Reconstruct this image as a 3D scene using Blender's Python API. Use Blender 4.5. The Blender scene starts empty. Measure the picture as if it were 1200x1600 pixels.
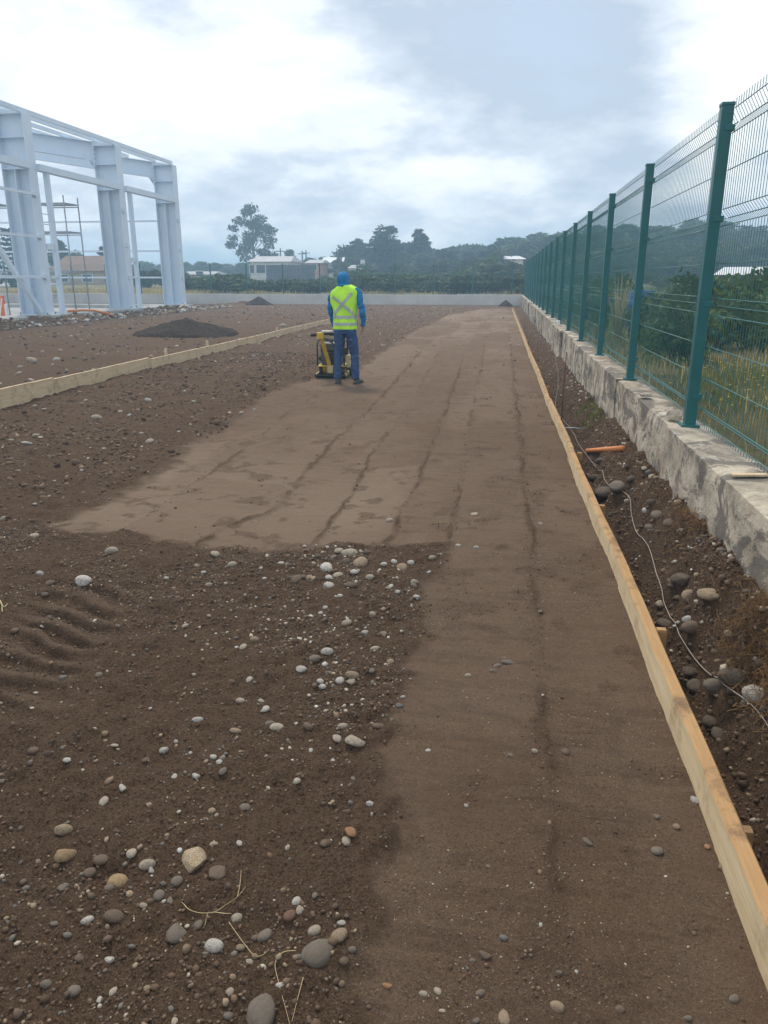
import bpy, bmesh, math, random
import numpy as np
from mathutils import Vector, Matrix, Quaternion

R = math.radians
scene = bpy.context.scene
COL = scene.collection
random.seed(7)
RNG = np.random.default_rng(11)

# ------------------------------------------------------------------ camera
FPX = 1180.0                       # focal length in pixels of the 1200 x 1600 photograph
PITCH = math.atan(363.0 / FPX)
YAW = math.atan(187.0 / math.hypot(FPX, 363.0))
EYE = 1.6
cam_data = bpy.data.cameras.new('camera')
cam = bpy.data.objects.new('camera', cam_data)
COL.objects.link(cam)
cam.location = (0, 0, EYE)
cam.rotation_euler = (math.pi / 2 - PITCH, 0, YAW)
cam_data.sensor_fit = 'VERTICAL'
cam_data.sensor_height = 36.0
cam_data.lens = FPX / 1600.0 * 36.0
cam_data.clip_start = 0.05
cam_data.clip_end = 3000
scene.camera = cam
scene.render.resolution_x, scene.render.resolution_y = 768, 1024

# ------------------------------------------------------------------ sky and sun
SUN_EL, SUN_AZ = R(52), R(-24)      # azimuth clockwise from +Y
world = bpy.data.worlds.new('World')
scene.world = world
world.use_nodes = True
wn, wl = world.node_tree.nodes, world.node_tree.links
wn.clear()


def WN(kind, **kw):
    n = wn.new(kind)
    for k, v in kw.items():
        if k.startswith('i_'):
            n.inputs[k[2:].replace('_', ' ')].default_value = v
        else:
            setattr(n, k, v)
    return n


def wmath(op, a, b=None, clamp=False):
    n = wn.new('ShaderNodeMath')
    n.operation = op
    n.use_clamp = clamp
    for i, v in enumerate((a, b)):
        if v is None:
            continue
        if isinstance(v, (int, float)):
            n.inputs[i].default_value = v
        else:
            wl.new(v, n.inputs[i])
    return n.outputs[0]


sky = WN('ShaderNodeTexSky')
sky.sky_type = 'NISHITA'
sky.sun_disc = False
sky.sun_elevation = SUN_EL
sky.sun_rotation = SUN_AZ
sky.air_density = 1.2
sky.dust_density = 1.0
tc = WN('ShaderNodeTexCoord')
sep = WN('ShaderNodeSeparateXYZ')
wl.new(tc.outputs['Generated'], sep.inputs[0])
zc = wmath('ADD', wmath('MAXIMUM', sep.outputs[2], 0.0), 0.42)
comb = WN('ShaderNodeCombineXYZ')
wl.new(wmath('DIVIDE', sep.outputs[0], zc), comb.inputs[0])
wl.new(wmath('DIVIDE', sep.outputs[1], zc), comb.inputs[1])
wl.new(wmath('MULTIPLY', sep.outputs[2], 3.0), comb.inputs[2])


def cloud_noise(scale, detail, rough, off, dist=0.0):
    m = WN('ShaderNodeMapping')
    m.inputs['Location'].default_value = off
    wl.new(comb.outputs[0], m.inputs[0])
    n = WN('ShaderNodeTexNoise')
    n.inputs['Scale'].default_value = scale
    n.inputs['Detail'].default_value = detail
    n.inputs['Roughness'].default_value = rough
    n.inputs['Distortion'].default_value = dist
    wl.new(m.outputs[0], n.inputs['Vector'])
    return n.outputs[0]


CAMM = cam.rotation_euler.to_matrix()


def view_dir(px, py):
    return (CAMM @ Vector((px - 600.0, 800.0 - py, -FPX))).normalized()


def lobe(px, py, deg):
    """A soft round patch of the cloud deck centred on one direction."""
    d = view_dir(px, py)
    dp = WN('ShaderNodeVectorMath', operation='DOT_PRODUCT')
    nrm = WN('ShaderNodeVectorMath', operation='NORMALIZE')
    wl.new(tc.outputs['Generated'], nrm.inputs[0])
    wl.new(nrm.outputs[0], dp.inputs[0])
    dp.inputs[1].default_value = d
    k = 1.0 / (1.0 - math.cos(R(deg)))
    return wmath('EXPONENT', wmath('MULTIPLY', wmath('SUBTRACT', dp.outputs['Value'], 1.0), k))


big = cloud_noise(2.0, 5, 0.52, (3.1, 0.4, 0.0), 0.15)
fine = cloud_noise(5.5, 10, 0.64, (1.7, 5.2, 2.0), 0.0)
puff = wmath('ADD', wmath('MULTIPLY', big, 0.66), wmath('MULTIPLY', fine, 0.42))
# cloud masses of the photograph: a bright heart, a grey bank to the right, a white cumulus
puff = wmath('ADD', puff, wmath('MULTIPLY', lobe(430, 120, 12), 0.05))
puff = wmath('ADD', puff, wmath('MULTIPLY', lobe(1100, 225, 3.2), 0.18))
puff = wmath('ADD', puff, wmath('MULTIPLY', lobe(860, 60, 8), -0.13))
puff = wmath('ADD', puff, wmath('MULTIPLY', lobe(640, 330, 7), -0.03))
puff = wmath('ADD', puff, wmath('MULTIPLY', lobe(120, 30, 8), 0.05))
puff = wmath('ADD', puff, wmath('MULTIPLY', lobe(930, 130, 8), -0.08))
cramp = WN('ShaderNodeValToRGB')
cr = cramp.color_ramp
cr.elements[0].position = 0.40
cr.elements[0].color = (4.2, 4.9, 5.9, 1)
cr.elements[1].position = 0.66
cr.elements[1].color = (8.9, 9.0, 9.0, 1)
e = cr.elements.new(0.49)
e.color = (5.6, 6.2, 7.1, 1)
e = cr.elements.new(0.56)
e.color = (7.4, 7.8, 8.2, 1)
wl.new(puff, cramp.inputs[0])
cover = WN('ShaderNodeMapRange')
cover.inputs['From Min'].default_value = 0.28
cover.inputs['From Max'].default_value = 0.42
cover.inputs['To Min'].default_value = 0.72
cover.inputs['To Max'].default_value = 1.0
wl.new(puff, cover.inputs[0])
smix = WN('ShaderNodeMix', data_type='RGBA')
wl.new(cover.outputs[0], smix.inputs[0])
wl.new(sky.outputs[0], smix.inputs[6])
wl.new(cramp.outputs[0], smix.inputs[7])
bg = WN('ShaderNodeBackground')
bg.inputs['Strength'].default_value = 0.088
wl.new(smix.outputs[2], bg.inputs['Color'])
wout = WN('ShaderNodeOutputWorld')
wl.new(bg.outputs[0], wout.inputs['Surface'])

sun_data = bpy.data.lights.new('sun', 'SUN')
sun_data.energy = 1.5
sun_data.angle = R(10)
sun_data.color = (1.0, 0.90, 0.76)
sun = bpy.data.objects.new('sun', sun_data)
COL.objects.link(sun)
sdir = Vector((math.sin(SUN_AZ) * math.cos(SUN_EL), math.cos(SUN_AZ) * math.cos(SUN_EL), math.sin(SUN_EL)))
sun.rotation_euler = (-sdir).to_track_quat('-Z', 'Y').to_euler()

vs = scene.view_settings
vs.view_transform = 'Standard'
vs.look = 'None'
vs.exposure = 0.66
vs.gamma = 1.0
vs.use_curve_mapping = False
scene.cycles.use_denoising = True
scene.cycles.max_bounces = 6
scene.cycles.diffuse_bounces = 3
scene.cycles.volume_bounces = 2
scene.cycles.transparent_max_bounces = 8


# ------------------------------------------------------------------ helpers
def tag(o, label=None, cat=None, group=None, kind=None):
    if label:
        o['label'] = label
    if cat:
        o['category'] = cat
    if group:
        o['group'] = group
    if kind:
        o['kind'] = kind
    return o


def empty(name, loc=(0, 0, 0), rz=0.0):
    o = bpy.data.objects.new(name, None)
    o.empty_display_size = 0.1
    COL.objects.link(o)
    o.location = loc
    o.rotation_euler = (0, 0, rz)
    return o


def link(name, me, parent=None, loc=None):
    o = bpy.data.objects.new(name, me)
    COL.objects.link(o)
    if parent is not None:
        o.parent = parent
    if loc is not None:
        o.location = loc
    return o


def copy_tree(o, parent=None):
    c = o.copy()
    COL.objects.link(c)
    c.parent = parent
    for ch in list(o.children):
        copy_tree(ch, c)
    return c


def np_mesh(name, verts, faces, mats, smooth=False, colors=None, fidx=None):
    """verts (N,3); faces (M,k) with one k; quick mesh for large counts."""
    verts = np.asarray(verts, np.float32)
    faces = np.asarray(faces, np.int32)
    k = faces.shape[1]
    me = bpy.data.meshes.new(name)
    me.vertices.add(len(verts))
    me.vertices.foreach_set('co', verts.ravel())
    me.loops.add(faces.size)
    me.loops.foreach_set('vertex_index', faces.ravel())
    me.polygons.add(len(faces))
    me.polygons.foreach_set('loop_start', np.arange(0, faces.size, k, dtype=np.int32))
    me.polygons.foreach_set('loop_total', np.full(len(faces), k, np.int32))
    if fidx is not None:
        me.polygons.foreach_set('material_index', np.asarray(fidx, np.int32))
    me.polygons.foreach_set('use_smooth', np.full(len(faces), smooth, bool))
    me.update(calc_edges=True)
    if colors is not None:
        at = me.color_attributes.new('tint', 'FLOAT_COLOR', 'POINT')
        c = np.ones((len(verts), 4), np.float32)
        c[:, :3] = colors
        at.data.foreach_set('color', c.ravel())
    for m in (mats if isinstance(mats, (list, tuple)) else [mats]):
        me.materials.append(m)
    return me


class MB:
    """Collects boxes, bars, tubes and lofts; build() links them as ONE mesh object."""

    def __init__(self):
        self.v, self.f, self.m = [], [], []
        self.mi = 0

    def add(self, vs_, fs_):
        b = len(self.v)
        self.v += [tuple(p) for p in vs_]
        self.f += [tuple(b + i for i in q) for q in fs_]
        self.m += [self.mi] * len(fs_)
        return self

    def box(self, x0, x1, y0, y1, z0, z1, M=None):
        p = [Vector((x, y, z)) for z in (z0, z1) for y in (y0, y1) for x in (x0, x1)]
        if M is not None:
            p = [M @ q for q in p]
        return self.add(p, [(0, 2, 3, 1), (4, 5, 7, 6), (0, 1, 5, 4), (2, 6, 7, 3), (0, 4, 6, 2), (1, 3, 7, 5)])

    def bar(self, a, b, w, t, up=(0, 0, 1)):
        a, b = Vector(a), Vector(b)
        d = (b - a).normalized()
        u = Vector(up)
        s = d.cross(u)
        if s.length < 1e-4:
            s = d.cross(Vector((1, 0, 0)))
        s.normalize()
        u = s.cross(d)
        p = []
        for e_ in (a, b):
            for i, j in ((-1, -1), (1, -1), (1, 1), (-1, 1)):
                p.append(e_ + s * (i * w / 2) + u * (j * t / 2))
        return self.add(p, [(3, 2, 1, 0), (4, 5, 6, 7), (0, 1, 5, 4), (1, 2, 6, 5), (2, 3, 7, 6), (3, 0, 4, 7)])

    def tube(self, pts, r, n=8, caps=True):
        pts = [Vector(p) for p in pts]
        rs = r if isinstance(r, (list, tuple)) else [r] * len(pts)
        prev = None
        rings = []
        for i, p in enumerate(pts):
            d = (pts[min(i + 1, len(pts) - 1)] - pts[max(i - 1, 0)]).normalized()
            if prev is None:
                s = d.cross(Vector((0, 0, 1)))
                if s.length < 1e-3:
                    s = d.cross(Vector((1, 0, 0)))
            else:
                s = prev - d * prev.dot(d)
            s.normalize()
            prev = s
            t = d.cross(s)
            rings.append([p + (s * math.cos(2 * math.pi * k / n) + t * math.sin(2 * math.pi * k / n)) * rs[i] for k in range(n)])
        return self.rings(rings, caps)

    def rings(self, rings, caps=True):
        n = len(rings[0])
        vv = [p for r_ in rings for p in r_]
        ff = []
        for i in range(len(rings) - 1):
            for k in range(n):
                k2 = (k + 1) % n
                ff.append((i * n + k, i * n + k2, (i + 1) * n + k2, (i + 1) * n + k))
        if caps:
            ff.append(tuple(range(n - 1, -1, -1)))
            ff.append(tuple((len(rings) - 1) * n + k for k in range(n)))
        return self.add(vv, ff)

    def torus(self, c, axis, r, t, n=20, k=8):
        q = Vector((0, 0, 1)).rotation_difference(Vector(axis).normalized())
        vv, ff = [], []
        for i in range(n):
            a = 2 * math.pi * i / n
            for j in range(k):
                b = 2 * math.pi * j / k
                p = Vector(((r + t * math.cos(b)) * math.cos(a), (r + t * math.cos(b)) * math.sin(a), t * math.sin(b)))
                vv.append(q @ p + Vector(c))
        for i in range(n):
            for j in range(k):
                i2, j2 = (i + 1) % n, (j + 1) % k
                ff.append((i * k + j, i2 * k + j, i2 * k + j2, i * k + j2))
        return self.add(vv, ff)

    def mesh(self, name, mats, smooth=False, bevel=0.0, seg=2):
        me = bpy.data.meshes.new(name)
        me.from_pydata(self.v, [], self.f)
        for m in (mats if isinstance(mats, (list, tuple)) else [mats]):
            me.materials.append(m)
        me.polygons.foreach_set('material_index', np.array(self.m, np.int32))
        bm = bmesh.new()
        bm.from_mesh(me)
        bmesh.ops.recalc_face_normals(bm, faces=bm.faces)
        if bevel > 0:
            ed = [e_ for e_ in bm.edges if len(e_.link_faces) == 2 and e_.calc_face_angle(0) > 0.6]
            bmesh.ops.bevel(bm, geom=ed, offset=bevel, segments=seg, affect='EDGES', profile=0.6)
        bm.to_mesh(me)
        bm.free()
        if smooth:
            me.polygons.foreach_set('use_smooth', np.ones(len(me.polygons), bool))
        me.update()
        return me

    def build(self, name, mats, parent=None, smooth=False, bevel=0.0, loc=None, seg=2):
        return link(name, self.mesh(name, mats, smooth, bevel, seg), parent, loc)


# ---- numpy value noise
def _hash(ix, iy, seed):
    h = (ix.astype(np.int64) * 374761393 + iy.astype(np.int64) * 668265263 + seed * 2147483647) & 0xFFFFFFFF
    h = ((h ^ (h >> 13)) * 1274126177) & 0xFFFFFFFF
    return ((h ^ (h >> 16)) & 0xFFFF) / 32767.5 - 1.0


def vnoise(x, y, seed=0):
    ix, iy = np.floor(x), np.floor(y)
    fx, fy = x - ix, y - iy
    fx = fx * fx * fx * (fx * (fx * 6 - 15) + 10)
    fy = fy * fy * fy * (fy * (fy * 6 - 15) + 10)
    a, b = _hash(ix, iy, seed), _hash(ix + 1, iy, seed)
    c, d = _hash(ix, iy + 1, seed), _hash(ix + 1, iy + 1, seed)
    return (a + (b - a) * fx) * (1 - fy) + (c + (d - c) * fx) * fy


def fbm(x, y, seed=0, octv=4, gain=0.5):
    s, a, k = 0.0, 1.0, 1.0
    c, sn = math.cos(0.6), math.sin(0.6)
    for o in range(octv):
        s = s + a * vnoise(x * k, y * k, seed + o * 17)
        x, y = c * x - sn * y + 5.3, sn * x + c * y - 2.1
        k *= 2.03
        a *= gain
    return s


def sstep(a, b, x):
    t = np.clip((x - a) / (b - a), 0, 1)
    return t * t * (3 - 2 * t)


def flat_point(px, py, z=0.0):
    d = CAMM @ Vector((px - 600.0, 800.0 - py, -FPX))
    return Vector((0, 0, EYE)) + d * ((z - EYE) / d.z)


def depth_point(px, py, Y):
    d = CAMM @ Vector((px - 600.0, 800.0 - py, -FPX))
    return Vector((0, 0, EYE)) + d * (Y / d.y)


def on_plane_x(px, py, X):
    d = CAMM @ Vector((px - 600.0, 800.0 - py, -FPX))
    return Vector((0, 0, EYE)) + d * (X / d.x)


# ------------------------------------------------------------------ materials
class NT:
    def __init__(self, name):
        self.mat = bpy.data.materials.new(name)
        self.mat.use_nodes = True
        self.n, self.l = self.mat.node_tree.nodes, self.mat.node_tree.links
        self.n.clear()
        self.out = self.n.new('ShaderNodeOutputMaterial')
        self.b = self.n.new('ShaderNodeBsdfPrincipled')
        self.l.new(self.b.outputs[0], self.out.inputs[0])
        self._tc = None

    def coord(self, which='Object'):
        if self._tc is None:
            self._tc = self.n.new('ShaderNodeTexCoord')
        return self._tc.outputs[which]

    def noise(self, scale, detail=4, rough=0.55, vec=None, stretch=None, dist=0.0):
        n = self.n.new('ShaderNodeTexNoise')
        n.inputs['Scale'].default_value = scale
        n.inputs['Detail'].default_value = detail
        n.inputs['Roughness'].default_value = rough
        n.inputs['Distortion'].default_value = dist
        v = vec or self.coord()
        if stretch:
            m = self.n.new('ShaderNodeMapping')
            m.inputs['Scale'].default_value = stretch
            self.l.new(v, m.inputs[0])
            v = m.outputs[0]
        self.l.new(v, n.inputs['Vector'])
        return n.outputs[0]

    def voronoi(self, scale, vec=None, feature='F1'):
        n = self.n.new('ShaderNodeTexVoronoi')
        n.feature = feature
        n.inputs['Scale'].default_value = scale
        self.l.new(vec or self.coord(), n.inputs['Vector'])
        return n.outputs['Distance']

    def ramp(self, fac, stops):
        r = self.n.new('ShaderNodeValToRGB')
        els = r.color_ramp.elements
        while len(els) < len(stops):
            els.new(0.5)
        for e_, (p, c) in zip(els, stops):
            e_.position = p
            e_.color = (c, c, c, 1) if isinstance(c, (int, float)) else tuple(c) + (1,)
        self.l.new(fac, r.inputs[0])
        return r.outputs[0]

    def mix(self, fac, a, b, mode='MIX'):
        m = self.n.new('ShaderNodeMix')
        m.data_type = 'RGBA'
        m.blend_type = mode
        for i, v in ((0, fac), (6, a), (7, b)):
            if isinstance(v, (int, float)):
                m.inputs[i].default_value = v
            elif isinstance(v, tuple):
                m.inputs[i].default_value = v + (1,)
            else:
                self.l.new(v, m.inputs[i])
        return m.outputs[2]

    def math(self, op, a, b=None, clamp=False):
        n = self.n.new('ShaderNodeMath')
        n.operation = op
        n.use_clamp = clamp
        for i, v in enumerate((a, b)):
            if v is None:
                continue
            if isinstance(v, (int, float)):
                n.inputs[i].default_value = v
            else:
                self.l.new(v, n.inputs[i])
        return n.outputs[0]

    def attr(self, name):
        a = self.n.new('ShaderNodeAttribute')
        a.attribute_name = name
        return a

    def bump(self, height, strength=0.4, dist=0.01, prev=None):
        b = self.n.new('ShaderNodeBump')
        b.inputs['Strength'].default_value = strength
        b.inputs['Distance'].default_value = dist
        self.l.new(height, b.inputs['Height'])
        if prev is not None:
            self.l.new(prev, b.inputs['Normal'])
        self.l.new(b.outputs[0], self.b.inputs['Normal'])
        return b.outputs[0]

    def done(self, color, rough=0.8, metallic=0.0, spec=0.3):
        if isinstance(color, tuple):
            self.b.inputs['Base Color'].default_value = color + (1,)
        else:
            self.l.new(color, self.b.inputs['Base Color'])
        if isinstance(rough, (int, float)):
            self.b.inputs['Roughness'].default_value = rough
        else:
            self.l.new(rough, self.b.inputs['Roughness'])
        self.b.inputs['Metallic'].default_value = metallic
        self.b.inputs['Specular IOR Level'].default_value = spec
        return self.mat


def simple_mat(name, a, b, scale=6.0, rough=0.7, metallic=0.0, spec=0.3, bump=0.0, bscale=40.0, bdist=0.004, stretch=None):
    t = NT(name)
    c = t.mix(t.ramp(t.noise(scale, 6, 0.6, stretch=stretch), [(0.32, 0.0), (0.68, 1.0)]), a, b)
    if bump:
        t.bump(t.noise(bscale, 6, 0.6, stretch=stretch), bump, bdist)
    return t.done(c, rough, metallic, spec)


M = {}


def make_materials():
    # soil: the mesh attribute says where it is compacted (R), dry and dusty (B), overgrown (G)
    t = NT('soil')
    z = t.attr('tint')
    sp = t.n.new('ShaderNodeSeparateColor')
    t.l.new(z.outputs['Color'], sp.inputs[0])
    comp, grass, dust = sp.outputs[0], sp.outputs[1], sp.outputs[2]
    n1, n2, n3 = t.noise(1.3, 5, 0.6), t.noise(22, 6, 0.68), t.noise(150, 5, 0.7)
    loose = t.mix(t.ramp(n2, [(0.28, 0.0), (0.74, 1.0)]), (0.074, 0.043, 0.026), (0.184, 0.114, 0.070))
    loose = t.mix(t.ramp(n1, [(0.35, 0.0), (0.7, 0.6)]), loose, (0.167, 0.102, 0.059))
    loose = t.mix(t.ramp(n3, [(0.46, 0.0), (0.62, 0.75)]), loose, (0.240, 0.162, 0.105))
    loose = t.mix(t.ramp(t.noise(85, 4, 0.65), [(0.34, 0.85), (0.48, 0.0)]), loose, (0.041, 0.024, 0.015))
    packed = t.mix(t.ramp(t.noise(9, 7, 0.7), [(0.3, 0.0), (0.72, 1.0)]), (0.131, 0.084, 0.053), (0.203, 0.133, 0.086))
    packed = t.mix(t.ramp(n3, [(0.45, 0.0), (0.63, 0.8)]), packed, (0.293, 0.201, 0.132))
    packed = t.mix(t.ramp(t.noise(110, 4, 0.7), [(0.34, 0.85), (0.48, 0.0)]), packed, (0.065, 0.040, 0.026))
    packed = t.mix(t.ramp(t.noise(330, 2, 0.6), [(0.55, 0.0), (0.72, 0.7)]), packed, (0.368, 0.275, 0.194))
    packed = t.mix(t.ramp(t.noise(3.2, 6, 0.72, stretch=(0.8, 3.2, 1)), [(0.48, 0.0), (0.66, 0.6)]), packed, (0.103, 0.063, 0.040))
    packed = t.mix(t.ramp(t.noise(7, 6, 0.7, stretch=(0.5, 4.5, 1)), [(0.52, 0.0), (0.70, 0.4)]), packed, (0.268, 0.188, 0.129))
    packed = t.mix(t.ramp(t.noise(0.8, 5, 0.65), [(0.42, 0.0), (0.66, 0.5)]), packed, (0.173, 0.104, 0.064))
    packed = t.mix(dust, packed, (0.368, 0.276, 0.200))
    # grit: pale specks
    sv = t.voronoi(170)
    spk = t.math('MULTIPLY', t.ramp(sv, [(0.16, 1.0), (0.28, 0.0)]), t.ramp(t.noise(60, 2), [(0.55, 0.0), (0.63, 1.0)]))
    col = t.mix(comp, loose, packed)
    col = t.mix(t.math('MULTIPLY', spk, 0.75), col, (0.40, 0.35, 0.29))
    turf = t.mix(t.ramp(t.noise(0.7, 5, 0.6), [(0.35, 0.0), (0.65, 1.0)]), (0.105, 0.115, 0.045), (0.36, 0.29, 0.15))
    turf = t.mix(t.ramp(n2, [(0.4, 0.0), (0.7, 0.6)]), turf, (0.10, 0.085, 0.05))
    col = t.mix(grass, col, turf)
    hgt = t.math('ADD', t.math('MULTIPLY', t.noise(60, 8, 0.75), 1.0), t.math('MULTIPLY', t.noise(200, 4, 0.7), 0.7))
    hgt = t.math('MULTIPLY', hgt, t.math('SUBTRACT', 1.0, t.math('MULTIPLY', comp, 0.30)))
    hb = t.bump(t.noise(11, 7, 0.7, stretch=(0.7, 1.6, 1)), 0.6, 0.05)
    t.bump(hgt, 1.0, 0.030, hb)
    M['soil'] = t.done(col, 0.95, 0, 0.15)

    t = NT('loose_earth')
    c = t.mix(t.ramp(t.noise(14, 6, 0.7), [(0.3, 0.0), (0.7, 1.0)]), (0.034, 0.025, 0.020), (0.085, 0.064, 0.050))
    t.bump(t.noise(45, 8, 0.75), 1.0, 0.03)
    M['loose_earth'] = t.done(c, 0.95, 0, 0.1)

    # stones: each one carries its own colour
    t = NT('stone')
    oi = t.n.new('ShaderNodeObjectInfo')
    n1 = t.noise(9, 6, 0.65)
    c = t.mix(t.ramp(n1, [(0.35, 0.0), (0.7, 0.55)]), oi.outputs['Color'], (0.26, 0.20, 0.145))
    c = t.mix(t.ramp(t.noise(60, 5, 0.7), [(0.40, 0.0), (0.75, 0.55)]), c, (0.10, 0.075, 0.055))
    c = t.mix(t.ramp(t.noise(5, 5, 0.7), [(0.50, 0.0), (0.68, 0.8)]), c, (0.155, 0.105, 0.068))
    t.bump(t.noise(28, 7, 0.65), 0.45, 0.03)
    M['stone'] = t.done(c, 0.82, 0, 0.3)
    t = NT('pebble')
    a = t.attr('tint')
    c = t.mix(t.ramp(t.noise(120, 4, 0.6), [(0.4, 0.0), (0.75, 0.45)]), a.outputs['Color'], (0.10, 0.08, 0.06))
    M['pebble'] = t.done(c, 0.85, 0, 0.25)
    t = NT('ochre_quartz')
    c = t.mix(t.ramp(t.noise(16, 6, 0.6), [(0.40, 0.0), (0.60, 1.0)]), (0.52, 0.46, 0.36), (0.36, 0.22, 0.09))
    c = t.mix(t.ramp(t.noise(38, 6, 0.7), [(0.58, 0.0), (0.70, 0.7)]), c, (0.13, 0.10, 0.07))
    t.bump(t.noise(22, 7, 0.7), 0.6, 0.03)
    M['quartz'] = t.done(c, 0.8)

    # weathered cast concrete with stains and tide marks
    t = NT('stained_concrete')
    n1 = t.noise(2.6, 7, 0.65, stretch=(1, 1, 1.4))
    c = t.mix(t.ramp(n1, [(0.34, 0.0), (0.58, 1.0)]), (0.255, 0.225, 0.180), (0.60, 0.53, 0.42))
    c = t.mix(t.ramp(t.noise(3.6, 6, 0.7), [(0.54, 0.0), (0.68, 0.75)]), c, (0.30, 0.225, 0.145))
    drip = t.noise(1.9, 7, 0.70, stretch=(1, 0.8, 1.3), dist=1.4)
    c = t.mix(t.ramp(drip, [(0.50, 0.0), (0.55, 0.85)]), c, (0.135, 0.125, 0.112))
    c = t.mix(t.ramp(t.noise(1.1, 6, 0.7), [(0.52, 0.0), (0.66, 0.7)]), c, (0.22, 0.165, 0.11))
    c = t.mix(t.ramp(t.noise(6, 7, 0.75), [(0.58, 0.0), (0.68, 0.8)]), c, (0.62, 0.58, 0.51))
    c = t.mix(t.ramp(t.noise(90, 4, 0.6), [(0.5, 0.0), (0.85, 0.5)]), c, (0.12, 0.11, 0.10))
    t.bump(t.noise(14, 9, 0.72), 0.7, 0.04)
    M['concrete'] = t.done(c, 0.9)
    M['pale_concrete'] = simple_mat('pale_concrete', (0.48, 0.48, 0.46), (0.62, 0.61, 0.58), 0.9, 0.9, bump=0.3, bscale=12)
    M['plinth'] = simple_mat('plinth_concrete', (0.30, 0.31, 0.31), (0.46, 0.45, 0.42), 1.5, 0.9, bump=0.3, bscale=12)

    # sawn pine formwork
    def wood(name, a, b, dirt, d0=0.52):
        w = NT(name)
        g = w.noise(7, 6, 0.6, stretch=(6, 0.35, 6), dist=0.6)
        cc = w.mix(w.ramp(g, [(0.32, 0.0), (0.70, 1.0)]), a, b)
        g2 = w.noise(30, 4, 0.6, stretch=(8, 0.12, 8))
        cc = w.mix(w.ramp(g2, [(0.45, 0.0), (0.75, 0.4)]), cc, (0.36, 0.22, 0.10))
        cc = w.mix(w.ramp(w.noise(5, 7, 0.72), [(d0, 0.0), (d0 + 0.18, 0.85)]), cc, dirt)
        w.bump(g2, 0.3, 0.004)
        return w.done(cc, 0.8)
    M['pine'] = wood('sawn_pine', (0.64, 0.475, 0.27), (0.78, 0.62, 0.40), (0.33, 0.22, 0.12), 0.53)
    M['pine_top'] = wood('muddy_pine_edge', (0.40, 0.23, 0.10), (0.50, 0.31, 0.15), (0.11, 0.075, 0.05), 0.50)
    M['pine_grey'] = wood('weathered_pine', (0.56, 0.43, 0.27), (0.69, 0.56, 0.38), (0.30, 0.21, 0.13), 0.52)

    M['fence_green'] = simple_mat('fence_green_paint', (0.008, 0.105, 0.110), (0.012, 0.135, 0.140), 4, 0.42, spec=0.5)
    M['wire_green'] = simple_mat('coated_green_wire', (0.030, 0.150, 0.145), (0.050, 0.200, 0.190), 9, 0.38, spec=0.55)
    t = NT('primer_steel')
    c = t.mix(t.ramp(t.noise(0.8, 6, 0.6), [(0.3, 0.0), (0.7, 1.0)]), (0.58, 0.69, 0.80), (0.68, 0.77, 0.86))
    c = t.mix(t.ramp(t.noise(4, 6, 0.7, stretch=(1, 1, 0.3)), [(0.60, 0.0), (0.76, 0.35)]), c, (0.30, 0.33, 0.37))
    M['steel'] = t.done(c, 0.5, 0, 0.4)
    M['galv'] = simple_mat('galvanised_steel', (0.28, 0.31, 0.34), (0.42, 0.45, 0.48), 5, 0.45, 0.6, 0.5)
    M['dark_steel'] = simple_mat('dark_steel', (0.03, 0.03, 0.032), (0.07, 0.068, 0.065), 12, 0.5, 0.3)
    M['rebar'] = simple_mat('rusty_rebar', (0.10, 0.045, 0.022), (0.17, 0.08, 0.04), 30, 0.85)
    M['orange'] = simple_mat('orange_pvc', (0.62, 0.20, 0.055), (0.70, 0.27, 0.09), 8, 0.5)
    M['barrier_orange'] = simple_mat('barrier_orange', (0.72, 0.13, 0.04), (0.78, 0.19, 0.07), 6, 0.5)
    M['white'] = simple_mat('white_paint', (0.70, 0.70, 0.68), (0.80, 0.80, 0.78), 4, 0.6)
    M['string'] = simple_mat('pale_wire', (0.33, 0.28, 0.23), (0.46, 0.41, 0.35), 20, 0.6)
    M['straw'] = simple_mat('dry_straw', (0.42, 0.32, 0.16), (0.58, 0.47, 0.27), 30, 0.8)
    M['roots'] = simple_mat('dry_roots', (0.16, 0.09, 0.04), (0.31, 0.19, 0.085), 3, 0.9)

    def leaf(name, a, b, scale=0.7):
        w = NT(name)
        at = w.attr('tint')
        cc = w.mix(w.ramp(w.noise(scale, 4, 0.6), [(0.35, 0.0), (0.65, 1.0)]), a, b)
        cc = w.mix(1.0, cc, at.outputs['Color'], 'MULTIPLY')
        w.done(cc, 0.6, 0, 0.25)
        tr = w.n.new('ShaderNodeBsdfTranslucent')
        w.l.new(cc, tr.inputs[0])
        mx = w.n.new('ShaderNodeMixShader')
        mx.inputs[0].default_value = 0.3
        w.l.new(w.b.outputs[0], mx.inputs[1])
        w.l.new(tr.outputs[0], mx.inputs[2])
        w.l.new(mx.outputs[0], w.out.inputs[0])
        return w.mat
    M['leaf_broad'] = leaf('broad_leaf', (0.040, 0.075, 0.028), (0.075, 0.115, 0.040))
    M['leaf_conifer'] = leaf('conifer_needle', (0.020, 0.042, 0.024), (0.036, 0.062, 0.030))
    M['leaf_euc'] = leaf('eucalypt_leaf', (0.045, 0.066, 0.050), (0.075, 0.095, 0.066))
    M['leaf_shrub'] = leaf('shrub_leaf', (0.070, 0.130, 0.040), (0.135, 0.190, 0.062))
    M['leaf_dry'] = leaf('dry_grass', (0.40, 0.31, 0.15), (0.54, 0.43, 0.23), 0.5)
    M['blade'] = leaf('grass_blade', (0.090, 0.140, 0.036), (0.200, 0.205, 0.070), 0.8)
    M['flower'] = simple_mat('yellow_petal', (0.62, 0.52, 0.04), (0.70, 0.60, 0.08), 9, 0.7)
    M['bark'] = simple_mat('bark', (0.06, 0.048, 0.038), (0.13, 0.105, 0.085), 3, 0.9, bump=0.5, bscale=8)

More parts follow.
